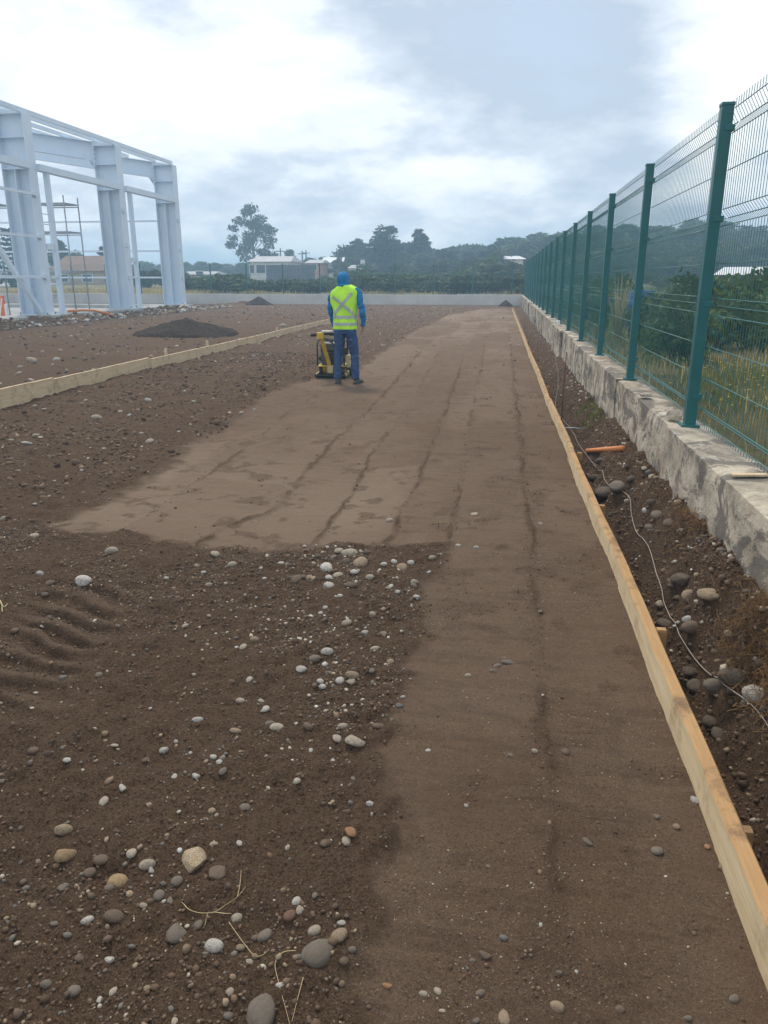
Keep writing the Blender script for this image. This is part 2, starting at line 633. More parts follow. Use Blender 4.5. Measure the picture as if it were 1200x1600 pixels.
    M['house_white'] = simple_mat('white_render', (0.58, 0.57, 0.55), (0.70, 0.69, 0.66), 1.0, 0.85)
    M['house_tan'] = simple_mat('tan_render', (0.36, 0.27, 0.19), (0.45, 0.34, 0.24), 1.0, 0.85)
    M['house_pink'] = simple_mat('pink_render', (0.46, 0.25, 0.22), (0.54, 0.31, 0.27), 1.0, 0.85)
    M['slate_board'] = simple_mat('slate_boards', (0.075, 0.085, 0.105), (0.11, 0.125, 0.15), 1.2, 0.7)
    M['roof_brown'] = simple_mat('brown_roof', (0.15, 0.085, 0.058), (0.22, 0.125, 0.082), 1.4, 0.8)
    M['roof_grey'] = simple_mat('grey_roof_sheet', (0.30, 0.31, 0.33), (0.42, 0.43, 0.45), 1.4, 0.6)
    M['roof_pale'] = simple_mat('pale_roof_sheet', (0.58, 0.60, 0.62), (0.72, 0.73, 0.74), 1.4, 0.55)
    M['glass'] = simple_mat('window_glass', (0.02, 0.026, 0.034), (0.04, 0.05, 0.06), 1.0, 0.12, spec=0.6)
    M['tarp'] = simple_mat('rust_brown_tarp', (0.23, 0.075, 0.045), (0.32, 0.115, 0.070), 1.6, 0.7)
    M['blue_plastic'] = simple_mat('blue_plastic', (0.015, 0.085, 0.30), (0.025, 0.12, 0.38), 5, 0.45)

    # clothing and machine
    def cloth(name, a, b, bs=140, bst=0.3):
        w = NT(name)
        cc = w.mix(w.ramp(w.noise(14, 5, 0.6), [(0.3, 0.0), (0.7, 1.0)]), a, b)
        w.bump(w.noise(bs, 3, 0.5), bst, 0.004)
        return w.done(cc, 0.88, 0, 0.2)
    M['hoodie'] = cloth('blue_hoodie', (0.016, 0.150, 0.360), (0.028, 0.215, 0.460))
    M['jeans'] = cloth('denim', (0.030, 0.062, 0.150), (0.055, 0.100, 0.215))
    M['vest'] = cloth('hi_vis_fabric', (0.46, 0.88, 0.060), (0.56, 0.95, 0.095))
    M['reflective'] = simple_mat('reflective_tape', (0.34, 0.42, 0.36), (0.44, 0.51, 0.45), 30, 0.4)
    M['skin'] = simple_mat('skin', (0.33, 0.19, 0.12), (0.40, 0.24, 0.16), 20, 0.6)
    M['shoe'] = cloth('grey_work_shoe', (0.10, 0.10, 0.095), (0.19, 0.185, 0.17))
    M['sole'] = simple_mat('shoe_sole', (0.05, 0.048, 0.045), (0.10, 0.095, 0.09), 20, 0.8)
    M['machine_yellow'] = simple_mat('machine_yellow', (0.56, 0.36, 0.020), (0.66, 0.45, 0.045), 7, 0.5, spec=0.4)
    M['machine_cream'] = simple_mat('dusty_cream_paint', (0.48, 0.40, 0.21), (0.57, 0.49, 0.29), 7, 0.6)
    M['black_rubber'] = simple_mat('black_rubber', (0.018, 0.018, 0.018), (0.04, 0.038, 0.036), 20, 0.75)
    M['engine_grey'] = simple_mat('engine_casting', (0.07, 0.072, 0.075), (0.13, 0.13, 0.13), 16, 0.5, 0.4)


make_materials()

# ------------------------------------------------------------------ ground
WALL_FRONT, WALL_TOP, FENCE_X = 1.17, 0.637, 1.30


def px_line(pts):
    w = sorted([flat_point(*p) for p in pts], key=lambda v: v.y)
    return np.array([v.y for v in w]), np.array([v.x for v in w])


SEAMS = [px_line(s) for s in (
    [(895, 1600), (872, 1430), (850, 1200), (838, 1000), (828, 850), (815, 700), (803, 600), (795, 520)],
    [(705, 840), (727, 690), (742, 620), (757, 540)],
    [(600, 850), (637, 777), (662, 727), (700, 627), (725, 550)],
    [(490, 845), (508, 827), (554, 760), (580, 710), (646, 620), (690, 540)],
    [(300, 852), (345, 825), (415, 800), (442, 785), (483, 727), (554, 656), (600, 614), (655, 550)],
    [(170, 838), (240, 795), (330, 735), (400, 685), (450, 643), (508, 606)])]
TRACK = px_line([(-20, 1140), (60, 1010), (130, 945), (190, 905)])


def compact_mask(x, y):
    wob = 0.06 * vnoise(x * 2.1, y * 2.1, 3) + 0.045 * vnoise(x * 7, y * 7, 4) + 0.03 * vnoise(x * 19, y * 19, 5)
    left_a = np.interp(y, [0, 1.27, 1.9, 3.45, 4.5], [-0.20, -0.23, -0.32, -0.345, -0.33])
    a = sstep(-0.05, 0.07, x - left_a + 0.9 * wob) * sstep(4.75, 4.6, y)
    left_b = np.interp(y, [4.4, 6, 8, 11.1, 12.9, 13.4, 18.4, 24, 38, 46], [-2.98, -2.97, -3.17, -3.44, -3.15, -2.62, -2.79, -2.86, -2.6, -1.0])
    front = np.interp(x, [-2.98, -2.47, -1.87, -1.33, -0.82, -0.32, 0.7], [4.45, 4.34, 4.24, 4.25, 4.33, 4.47, 4.4])
    b = sstep(-0.08, 0.14, x - left_b + 1.3 * wob) * sstep(-0.06, 0.12, y - front + 1.3 * wob) * sstep(48, 44, y)
    return np.maximum(a, b) * sstep(0.80, 0.74, x)


def heap_h(x, y, cx, cy, a, b, h, seed):
    r = np.sqrt(((x - cx) / a) ** 2 + ((y - cy) / b) ** 2) + 0.10 * vnoise(x * 1.7 + 3, y * 1.7, seed)
    return h * np.clip(1 - r, 0, 1) ** 0.9


def ground_height(x, y, want_zone=False):
    x = np.asarray(x, float)
    y = np.asarray(y, float)
    near = sstep(60, 30, y)
    c = compact_mask(x, y)
    rough = 0.028 * fbm(x * 1.1, y * 1.1, 21, 3) + 0.019 * fbm(x * 4.2, y * 4.2, 31, 3) \
        + 0.011 * np.clip(fbm(x * 9.0, y * 9.0, 36, 3, 0.6), -0.4, 1.2) + 0.0075 * fbm(x * 17, y * 17, 41, 2, 0.6) + 0.0045 * np.abs(fbm(x * 48, y * 48, 51, 2, 0.6))
    smooth = -0.024 + 0.009 * fbm(x * 1.6, y * 1.6, 61, 3) + 0.0030 * fbm(x * 9, y * 9, 71, 3, 0.6) + 0.0012 * fbm(x * 42, y * 42, 73, 2) + 0.0022 * fbm(x * 3, y * 16, 72, 2) * sstep(3.5, 5.5, y) + 0.0010 * vnoise(x * 5, y * 33, 74)
    # passes of the plate: little windrows of loose earth along the seams
    ridge = np.zeros_like(x)
    for i, (sy, sx) in enumerate(SEAMS):
        d = x - np.interp(y, sy, sx) - 0.022 * vnoise(y * 2.3, y * 0 + i, 80 + i) - 0.016 * vnoise(x * 6, y * 9.0, 86 + i)
        brk = sstep(-0.35, 0.35, fbm(x * 1.5, y * 1.9, 90 + i, 3))
        inside = sstep(sy[0] - 0.2, sy[0] + 0.1, y) * sstep(sy[-1] + 0.6, sy[-1], y)
        ridge = np.maximum(ridge, np.exp(-(d / (0.020 + 0.014 * vnoise(x * 4, y * 4, 88 + i))) ** 2) * (0.12 + 0.88 * brk) * inside)
        smooth = smooth + 0.008 * np.tanh(d / 0.03) * inside * (1 if i % 2 else -1)
    ruts = sum(np.exp(-((x - x0 - 0.03 * np.sin(y * 0.7 + x0 * 9)) / 0.016) ** 2) * sstep(-0.2, 0.5, fbm(x * 0 + x0 * 7, y * 0.8, 119, 3)) for x0 in (-2.75, -2.2, -1.62, -1.1, -0.62, -0.05, 0.32, 0.52))
    smooth = smooth - 0.006 * ruts * sstep(4.2, 5.5, y)
    clump = sstep(0.45, 1.0, fbm(x * 5.5, y * 5.5, 105, 4, 0.6)) * 0.55
    loose_on = np.clip(np.maximum(ridge, clump), 0, 1)
    smooth = smooth + ridge * (0.013 + 0.010 * fbm(x * 30, y * 30, 111, 2)) + clump * 0.006 * fbm(x * 30, y * 30, 112, 2)
    # tyre print of a loader
    d = (x - np.interp(y, TRACK[0], TRACK[1]))
    u = y * 0.9 + 0.55 * d - 1.1 * d * np.abs(d) + 0.035 * fbm(x * 2.3, y * 2.3, 9, 2)
    tm = sstep(0.33, 0.12, np.abs(d + 0.06 * fbm(x * 3, y * 3, 14, 2))) * sstep(TRACK[0][0], TRACK[0][0] + 0.15, y) * sstep(TRACK[0][-1], TRACK[0][-1] - 0.2, y)
    lug = np.sin(u * 2 * math.pi / 0.135 + 1.5 * vnoise(x * 4, y * 4, 7)) + 0.35 * fbm(x * 9, y * 9, 12, 2)
    rough = rough * (1 - 0.6 * tm) + tm * (0.026 * (0.65 + 0.35 * vnoise(x * 2.5, y * 2.5, 18)) * np.tanh(1.8 * lug) - 0.012)
    z = rough * (1 - c) + smooth * c
    # raised shoulder of loose earth round the packed strip
    edge = c * (1 - c) * 4
    z = z + 0.010 * edge * vnoise(x * 6, y * 6, 15)
    z = z * near
    # rubble shelf along the plinth
    z = z + 0.20 * sstep(-16.6, -17.5, x) * (0.7 + 0.5 * fbm(x * 0.9, y * 0.9, 19, 3)) * sstep(60, 50, y) * sstep(-18.2, -17.9, x)
    # trench between the form boards and the wall
    foot = np.interp(y, [0, 3.5, 6, 10.8, 14.8, 33, 50], [0.36, 0.34, 0.25, 0.16, 0.11, -0.02, -0.05])
    s = sstep(0.86, 1.15, x + 0.05 * fbm(x * 2.5, y * 2.5, 131, 3))
    bed = -0.11 + 0.02 * fbm(x * 3, y * 3, 133, 3)
    tr = bed + (foot - bed) * s ** 0.8 + (0.030 * fbm(x * 5, y * 5, 135, 4, 0.6) + 0.008 * fbm(x * 30, y * 30, 137, 2)) * near
    tm2 = sstep(0.735, 0.765, x) * sstep(56, 50, y)
    z = z * (1 - tm2) + tr * tm2
    # field beyond the fence and rising land beyond the far wall
    field = 0.50 + 0.04 * fbm(x * 0.7, y * 0.7, 141, 4) + 0.01 * sstep(2, 30, x) * x
    fm = sstep(1.22, 1.36, x)
    z = z * (1 - fm) + field * fm
    rise = 0.62 + 0.012 * np.clip(y - 52, 0, 400) + 0.05 * fbm(x * 0.3, y * 0.3, 151, 3) \
        + 0.014 * np.clip(y - 95, 0, 110) * sstep(-25, 5, x)
    rm = sstep(52.05, 52.3, y)
    z = z * (1 - rm) + rise * rm
    if not want_zone:
        return z
    comp = c * (1 - 0.4 * loose_on) * (1 - tm2) * (1 - fm)
    comp = np.maximum(comp, tm * 0.8 * (1 - c) * sstep(-0.3, 0.8, lug))
    comp = np.maximum(comp, (1 - c) * 0.12 * sstep(8, 26, y) + (1 - c) * 0.12 * sstep(0.1, 0.7, fbm(x * 0.8, y * 0.8, 171, 3)))
    comp = comp * (1 - 0.8 * tm2) * (1 - fm)
    g = np.maximum(fm, rm)
    dust_n = sstep(-0.1, 0.6, fbm(x * 0.9, y * 0.5, 161, 4, 0.6))
    # freshly beaten, dry ends of the passes
    dry = np.clip(sstep(8.2, 4.5, y) * sstep(4.2, 4.3, y) * sstep(0.1, -1.3, x), 0, 1)
    lane = np.zeros(x.shape)
    for sy, sx in SEAMS:
        lane = lane + (x > np.interp(y, sy, sx))
    seg = np.floor(y / 2.3 + 0.37 * lane + 0.25 * vnoise(x * 2, y * 2, 181))
    lane_t = 0.5 + 0.5 * _hash(lane, seg, 187)
    dust_n = np.clip(0.55 * dust_n + 0.6 * lane_t * sstep(4.3, 5.0, y), 0, 1)
    dust = c * np.clip(0.24 * dust_n + dry * (0.45 + 0.55 * dust_n) + 0.28 * sstep(10, 30, y) * dust_n, 0, 1) * (1 - loose_on)
    return z, comp, g, dust


def build_ground():
    ys = [-30.0, -20, -12, -7, -4, -2, -1, -0.4, 0.1, 0.5, 0.8]
    y = 0.9
    while y < 62:
        ys.append(y)
        y += max(0.0085, 0.62 * (y * y + 2.56) / 1208.0) if y < 11 else 0.085 + 0.004 * (y - 11)
    while y < 900:
        ys.append(y)
        y *= 1.03
    xs = [1.30, 1.33, 1.36, 1.40, 1.5]
    x = 1.7
    while x < 700:
        xs.append(x)
        x += 0.2 + 0.06 * (x - 1.7)
    x = 1.27
    while x > -700:
        xs.append(x)
        x -= 0.0105 if x > -2.3 else 0.0105 + 0.02 * (-2.3 - x)
    xs = np.array(sorted(xs))
    ys = np.array(sorted(ys))
    X, Y = np.meshgrid(xs, ys)
    Z, a, g, d = ground_height(X, Y, True)
    nx, ny = len(xs), len(ys)
    v = np.stack([X.ravel(), Y.ravel(), Z.ravel()], 1)
    i = (np.arange(ny - 1)[:, None] * nx + np.arange(nx - 1)[None, :]).ravel()
    f = np.stack([i, i + 1, i + nx + 1, i + nx], 1)
    col = np.stack([a.ravel(), g.ravel(), d.ravel()], 1)
    me = np_mesh('ground', v, f, M['soil'], True, col)
    o = link('ground', me)
    tag(o, 'bare dark brown building-site soil, part loose and part beaten flat', kind='structure')
    print('ground', nx, ny, nx * ny)
    return xs, ys, Z


GX, GY, GZ = build_ground()


def surf(x, y):
    """Soil level read off the finished mesh grid."""
    x, y = np.atleast_1d(np.asarray(x, float)), np.atleast_1d(np.asarray(y, float))
    i = np.clip(np.searchsorted(GX, x) - 1, 0, len(GX) - 2)
    j = np.clip(np.searchsorted(GY, y) - 1, 0, len(GY) - 2)
    u = np.clip((x - GX[i]) / (GX[i + 1] - GX[i]), 0, 1)
    v = np.clip((y - GY[j]) / (GY[j + 1] - GY[j]), 0, 1)
    return (GZ[j, i] * (1 - u) + GZ[j, i + 1] * u) * (1 - v) + (GZ[j + 1, i] * (1 - u) + GZ[j + 1, i + 1] * u) * v


def hit(px, py, tmin=1.2, tmax=70.0):
    """The world point where the sight line through a pixel meets the soil."""
    d = (CAMM @ Vector((px - 600.0, 800.0 - py, -FPX))).normalized()
    ts = np.geomspace(tmin, tmax, 500)
    below = np.nonzero(EYE + d.z * ts - surf(d.x * ts, d.y * ts) < 0)[0]
    if len(below) == 0:
        return None
    k = max(below[0], 1)
    ts = np.linspace(ts[k - 1], ts[k], 24)
    below = np.nonzero(EYE + d.z * ts - surf(d.x * ts, d.y * ts) < 0)[0]
    t = ts[below[0]] if len(below) else ts[-1]
    return Vector((d.x * t, d.y * t, EYE + d.z * t)), t


def gz(x, y):
    return float(surf(x, y)[0])


# ------------------------------------------------------------------ retaining wall on the fence side
def wobbly_block(x0, x1, y0, y1, z0, z1, step=0.12, amp=0.006, seed=0, chip=0.015):
    """A cast block, finely divided, with uneven faces and chipped top edges."""
    nx = max(2, int(round((x1 - x0) / 0.06)))
    ny = max(2, int(round((y1 - y0) / step)))
    nz = max(2, int(round((z1 - z0) / 0.08)))
    bm = bmesh.new()
    bmesh.ops.create_cube(bm, size=1.0)
    for v in bm.verts:
        v.co = Vector(((v.co.x + 0.5) * (x1 - x0) + x0, (v.co.y + 0.5) * (y1 - y0) + y0, (v.co.z + 0.5) * (z1 - z0) + z0))
    for ax, n in ((0, nx), (1, ny), (2, nz)):
        lo, hi = ((x0, x1), (y0, y1), (z0, z1))[ax]
        nrm = Vector((0, 0, 0))
        nrm[ax] = 1
        for k in range(1, n):
            co = Vector((0, 0, 0))
            co[ax] = lo + (hi - lo) * k / n
            bmesh.ops.bisect_plane(bm, geom=bm.verts[:] + bm.edges[:] + bm.faces[:], plane_co=co, plane_no=nrm)
    P = np.array([v.co[:] for v in bm.verts])
    n1 = fbm(P[:, 1] * 2.2 + seed, P[:, 2] * 4, 200 + seed, 3)
    n2 = fbm(P[:, 1] * 3.1, P[:, 0] * 5 + seed, 230 + seed, 3)
    ch = np.clip(fbm(P[:, 1] * 5.0, P[:, 2] * 0 + seed, 260 + seed, 3), 0, 1)
    for v, a, b, c_ in zip(bm.verts, n1, n2, ch):
        top = abs(v.co.z - z1) < 1e-5
        if abs(v.co.x - x0) < 1e-5:
            v.co.x += amp * a
            if top:
                v.co.x += chip * c_
                v.co.z -= chip * c_
        if top:
            v.co.z += amp * 0.8 * b
    bmesh.ops.recalc_face_normals(bm, faces=bm.faces)
    return bm


def bm_obj(name, bm, mat, parent=None, smooth=False):
    me = bpy.data.meshes.new(name)
    bm.to_mesh(me)
    bm.free()
    me.materials.append(mat)
    if smooth:
        me.polygons.foreach_set('use_smooth', np.ones(len(me.polygons), bool))
    return link(name, me, parent)


POST_Y = [5.38 + 2.565 * k for k in range(-2, 18)]
wall = empty('concrete_wall', (1.3, 25, 0))
tag(wall, 'long stained grey concrete wall carrying the green wire fence', 'wall')
for k in range(21):
    y0 = POST_Y[0] - 2.565 + 2.565 * k + 0.03
    y1 = min(y0 + 2.565 - 0.002, 51.9)
    if y1 - y0 < 0.3:
        continue
    off = 0.035 * math.sin(k * 2.4) + 0.012 * math.cos(k * 5.1)
    b = wobbly_block(WALL_FRONT + off * 0.7, 1.43, y0, y1, -0.35, WALL_TOP + 0.008 * math.sin(k * 3.3),
                     0.10 if k < 8 else 0.4, 0.009, k)
    o = bm_obj('wall_segment', b, M['concrete'], None, False)
    o.parent = wall
    o.matrix_parent_inverse = Matrix.Translation((-1.3, -25, 0))

# ------------------------------------------------------------------ welded mesh fence
FENCE_Z = WALL_TOP + 0.01
PROFILE = [(0.0, 0), (0.03, 0), (0.075, 0.04), (0.115, 0), (0.715, 0), (0.77, 0.04), (0.82, 0), (1.255, 0), (1.305, 0.04),
           (1.355, 0), (1.79, 0), (1.86, 0.04), (1.93, 0), (1.985, 0)]
HZ = [(0.03, 0), (0.075, 0.04), (0.115, 0), (0.31, 0), (0.514, 0), (0.715, 0), (0.77, 0.04), (0.82, 0), (1.03, 0),
      (1.255, 0), (1.305, 0.04), (1.355, 0), (1.58, 0), (1.79, 0), (1.86, 0.04), (1.93, 0)]


def vertical_wires(n, pitch, r):
    V, F = [], []
    for i in range(n):
        y = 0.03 + i * pitch
        base = len(V)
        for z, dx in PROFILE:
            V += [(dx - r, y, z), (dx, y - r, z), (dx + r, y, z), (dx, y + r, z)]
        for k in range(len(PROFILE) - 1):
            for j in range(4):
                a = base + k * 4
                F.append((a + j, a + (j + 1) % 4, a + 4 + (j + 1) % 4, a + 4 + j))
    return np_mesh('wire_mesh', V, F, M['wire_green'], True)


PANEL_L = 2.52
VW = vertical_wires(51, 0.0499, 0.0018)
HW = MB().tube([(0, 0.0, 0), (0, PANEL_L, 0)], 0.0030, 6).mesh('horizontal_wire', M['wire_green'], True)
far_h = MB()
for z_, dx_ in HZ:
    far_h.tube([(dx_ - 0.0045, 0, z_), (dx_ - 0.0045, PANEL_L, z_)], 0.003, 4)
FAR_HW = far_h.mesh('horizontal_wire_set', M['wire_green'], True)
post_mb = MB().box(-0.036, 0.036, -0.036, 0.036, 0, 1.965)
POST = post_mb.mesh('post', M['fence_green'], False, 0.006)
CAP = MB().box(-0.039, 0.039, -0.039, 0.039, 1.962, 1.982).mesh('cap', M['fence_green'], False, 0.004)
PLATE = MB().box(-0.06, 0.06, -0.055, 0.055, -0.008, 0.010).mesh('base_plate', M['fence_green'], False, 0.002)
CLIP = MB().box(-0.012, 0.050, -0.040, 0.040, -0.018, 0.018).mesh('clip', M['fence_green'], False, 0.003)


def fence_run(root, pts, detail):
    """Posts at pts along local +Y with mesh panels between them."""
    for i, y in enumerate(pts):
        p = link('post', POST, root, (0, y, 0))
        link('cap', CAP, p)
        if i < detail:
            link('base_plate', PLATE, p)
            for z in (0.2, 0.8, 1.32, 1.84):
                link('clip', CLIP, p, (0.002, 0, z))
        if i + 1 < len(pts):
            w = link('wire_mesh', VW, root, (0.047, y + 0.022, 0.02))
            tag(w, kind='stuff')
            if i < detail:
                for z, dx in HZ:
                    link('horizontal_wire', HW, w, (dx - 0.0045, 0, z))
            else:
                tag(link('horizontal_wire_set', FAR_HW, w), kind='stuff')


fence = empty('wire_fence', (FENCE_X, 0, FENCE_Z))
tag(fence, 'tall green welded wire mesh fence on the stained concrete wall', 'fence')
fence_run(fence, POST_Y, 10)

# ------------------------------------------------------------------ far boundary wall and its fence
bw = empty('boundary_wall', (-20, 52, 0))
tag(bw, 'low pale concrete wall closing the far end of the site', 'wall')
x = -62.0
k = 0
while x < 1.0:
    x1 = min(x + 2.565, 1.16)
    h = 0.66 + 0.02 * math.sin(k * 1.7)
    o = MB().box(x + 0.004, x1 - 0.004, 51.92 + 0.01 * math.sin(k * 2.9), 52.16, -0.5, h).build('wall_panel', M['pale_concrete'], None, False, 0.012)
    o.parent = bw
    o.matrix_parent_inverse = Matrix.Translation((20, -52, 0))
    x = x1
    k += 1
bf = empty('wire_fence', (1.16, 52.04, 0.66), math.pi / 2)
tag(bf, 'green wire mesh fence standing on the low far boundary wall', 'fence')
fence_run(bf, [0.6 + 2.565 * k for k in range(24)], 0)

# ------------------------------------------------------------------ formwork boards
def board(name, a, b, h, t, mats, seed, parent=None, sag=0.0):
    """A sawn board on edge from a to b (its foot line), slightly bowed and rough-edged; face 0, edge 1."""
    a, b = Vector(a), Vector(b)
    n = max(6, int((b - a).length / 0.12))
    d = (b - a).normalized()
    s = Vector((d.y, -d.x, 0))
    V, F, FI = [], [], []
    for i in range(n + 1):
        u = i / n
        p = a.lerp(b, u)
        bow = 0.006 * math.sin(u * math.pi) * math.sin(seed * 2.7) + 0.0015 * math.sin(u * 17 + seed * 3)
        e0 = 0.0018 * math.sin(u * 31 + seed) + 0.0014 * math.sin(u * 73 + seed * 2)
        w = 0.0022 * math.sin(u * 43 + seed * 5)
        for (o_, z) in ((0, -0.05), (0.003 + w, h - 0.006 + e0), (0.010 + w, h + e0), (t - 0.006, h + e0 * 0.6), (t, h - 0.006), (t, -0.05)):
            V.append(p + s * (o_ + bow) + Vector((0, 0, z - sag * math.sin(u * math.pi))))
    for i in range(n):
        for j in range(5):
            q = i * 6 + j
            F.append((q, q + 6, q + 7, q + 1))
            FI.append(1 if j in (1, 2, 3) else 0)
        F.append((i * 6 + 5, i * 6 + 11, i * 6 + 6, i * 6))
        FI.append(0)
    me = np_mesh(name, [tuple(v) for v in V], F, mats, False, None, FI)
    bm = bmesh.new()
    bm.from_mesh(me)
    bm.edges.ensure_lookup_table()
    bmesh.ops.holes_fill(bm, edges=[e_ for e_ in bm.edges if e_.is_boundary], sides=0)
    bmesh.ops.recalc_face_normals(bm, faces=bm.faces)
    bm.to_mesh(me)
    bm.free()
    return link(name, me)


def stake(x, y, z0, z1, w, mat, seed):
    r = random.Random(seed)
    mb = MB()
    lean = Vector((r.uniform(-0.02, 0.02), r.uniform(-0.03, 0.03), 0))
    mb.rings([[Vector((x + sx * w * k / 2, y + sy * w * 0.8 * k / 2, z)) + lean * (z - z0) for sx, sy in ((-1, -1), (1, -1), (1, 1), (-1, 1))]
              for z, k in ((z0 - 0.25, 0.15), (z0 - 0.1, 1), (z1 - 0.01, 1.0), (z1, 0.9))])
    return mb.build('wooden_stake', mat, None, False, 0.003)


# right: boards in line along the trench
RB = [(0.9, 4.02, 0.705, 0.700, 0.092), (4.02, 7.15, 0.708, 0.668, 0.083), (7.15, 10.3, 0.682, 0.652, 0.090), (10.3, 13.5, 0.645, 0.650, 0.073),
      (13.5, 16.7, 0.655, 0.630, 0.080), (16.7, 19.9, 0.630, 0.620, 0.075), (19.9, 26.1, 0.620, 0.60, 0.075), (26.1, 32.3, 0.60, 0.58, 0.075),
      (32.3, 38.5, 0.58, 0.56, 0.075), (38.5, 44.8, 0.56, 0.54, 0.075)]
RLAB = ['pale pine form board with thick orange-brown edge beside the cobble-filled trench',
        'pine form board leading up to the orange pipe in the trench',
        'pine form board beside the thin rusty rod in the trench',
        ] + ['weathered pine form board far along the trench'] * 7
for i, (y0, y1, xa, xb, h) in enumerate(RB):
    t = 0.052 if i < 2 else 0.045
    o = board('form_board', (xa, y0 + 0.003, -0.03), (xb, y1 - 0.003, -0.03), h + 0.03, t, [M['pine'], M['pine_top']], i * 1.7)
    tag(o, RLAB[i], 'board', 'form boards along the trench')
for i, (y, zt) in enumerate([(2.02, 0.030), (3.28, 0.082), (5.4, 0.045), (6.95, 0.09), (11.6, 0.08), (14.2, 0.085), (17.3, 0.08), (20.5, 0.09)]):
    xb = float(np.interp(y, [0.9, 4, 7.15, 10.3, 20, 45], [0.705, 0.70, 0.674, 0.655, 0.62, 0.54])) + 0.05 + 0.032
    o = stake(xb, y, -0.1, zt, 0.045, M['pine_top'], i)
    tag(o, 'short pine stake nailed behind the trench-side form boards', 'stake', 'stakes behind the trench boards')

# left: taller boards crossing the site
LB = [(6.2, 10.25), (10.25, 13.45), (13.45, 16.6), (16.6, 19.85), (19.85, 21.9), (21.9, 26.1), (26.1, 30.2), (30.2, 34.3)]
LLAB = ['pale wide form board at the open near end of the long left-hand row',
        'pale form board next to the row\'s open end, before the first stake',
        'pale form board between the two stakes standing behind the left row'] + ['pale form board far along the row in front of the dark soil heap'] * 5
for i, (y0, y1) in enumerate(LB):
    hh = (0.235, 0.215, 0.185, 0.175, 0.18, 0.18, 0.18, 0.18)[i]
    o = board('form_board', (-6.44 + 0.012 * math.sin(i * 2), y0 + 0.004, 0.0), (-6.44 + 0.012 * math.cos(i * 3), y1 - 0.004, 0.0), hh, -0.03, [M['pine_grey'], M['pine_grey']], i + 20.3)
    tag(o, LLAB[i], 'board', 'form boards in the left row')
for i, (y, zt) in enumerate([(14.3, 0.31), (16.5, 0.30), (22.0, 0.27)]):
    o = stake(-6.505, y, 0.0, zt, 0.05, M['pine_grey'], 40 + i)
    tag(o, ('pale wooden stake nearer the soil heap behind the left form boards', 'pale wooden stake just before the soil heap, second behind the left boards',
            'low wooden stake beyond the soil heap behind the left boards')[i], 'stake', 'stakes behind the left boards')


# ------------------------------------------------------------------ soil heaps
def heap(cx, cy, a, b, h, seed, label, n=70):
    g = np.linspace(-1.15, 1.15, n)
    X, Y = np.meshgrid(cx + g * a, cy + g * b)
    H = heap_h(X, Y, cx, cy, a, b, h, seed)
    H = H + (H > 0.03) * (0.03 * fbm(X * 3, Y * 3, seed, 3) + 0.012 * fbm(X * 14, Y * 14, seed + 3, 2))
    Z = ground_height(X, Y) - 0.05 + H + 0.06 * (H > 0.0) * np.clip(H / 0.05, 0, 1)
    i = (np.arange(n - 1)[:, None] * n + np.arange(n - 1)[None, :]).ravel()
    me = np_mesh('soil_heap', np.stack([X.ravel(), Y.ravel(), Z.ravel()], 1), np.stack([i, i + 1, i + n + 1, i + n], 1), M['loose_earth'], True)
    return tag(link('soil_heap', me), label, 'soil heap')


heap(-9.35, 22.2, 1.55, 1.3, 0.52, 5, 'wide dark soil heap between the left boards and the steel frame')
heap(-16.0, 50.2, 0.95, 0.8, 0.50, 6, 'small dark soil heap at the foot of the far pale wall')
heap(0.2, 49.9, 0.45, 0.6, 0.38, 8, 'dark soil heap where the trench boards meet the far wall', 40)

# ------------------------------------------------------------------ steel frame building
def hsection(mb, a, b, depth_a, depth_b, width, tf, tw, side):
    """Welded I-section from a to b. side: unit vector along the section depth (web direction)."""
    a, b, sd = Vector(a), Vector(b), Vector(side).normalized()
    d = (b - a).normalized()
    wv = d.cross(sd).normalized()

    def slab(o0, o1, w0):
        p = []
        for e_, k in ((a, 0), (b, 1)):
            f0, f1 = o0[k], o1[k]
            for s_, w_ in ((f0, -1), (f1, -1), (f1, 1), (f0, 1)):
                p.append(e_ + sd * s_ + wv * (w_ * w0 / 2))
        mb.add(p, [(3, 2, 1, 0), (4, 5, 6, 7), (0, 1, 5, 4), (1, 2, 6, 5), (2, 3, 7, 6), (3, 0, 4, 7)])
    slab((0, 0), (tf, tf), width)
    slab((depth_a - tf, depth_b - tf), (depth_a, depth_b), width)
    slab((tf - 0.002, tf - 0.002), (depth_a - tf + 0.002, depth_b - tf + 0.002), tw)


SB = empty('steel_frame_building', (-18, 36, 0.22))
tag(SB, 'unclad pale blue steel portal frame building on a concrete plinth', 'building')
SBI = Matrix.Translation((18, -36, -0.22))


def sb(mb, name, mat='steel', bevel=0.0, parent=None):
    o = mb.build(name, M[mat], None, False, bevel)
    o.parent = parent or SB
    o.matrix_parent_inverse = SBI if parent is None else Matrix.Identity(4)
    return o


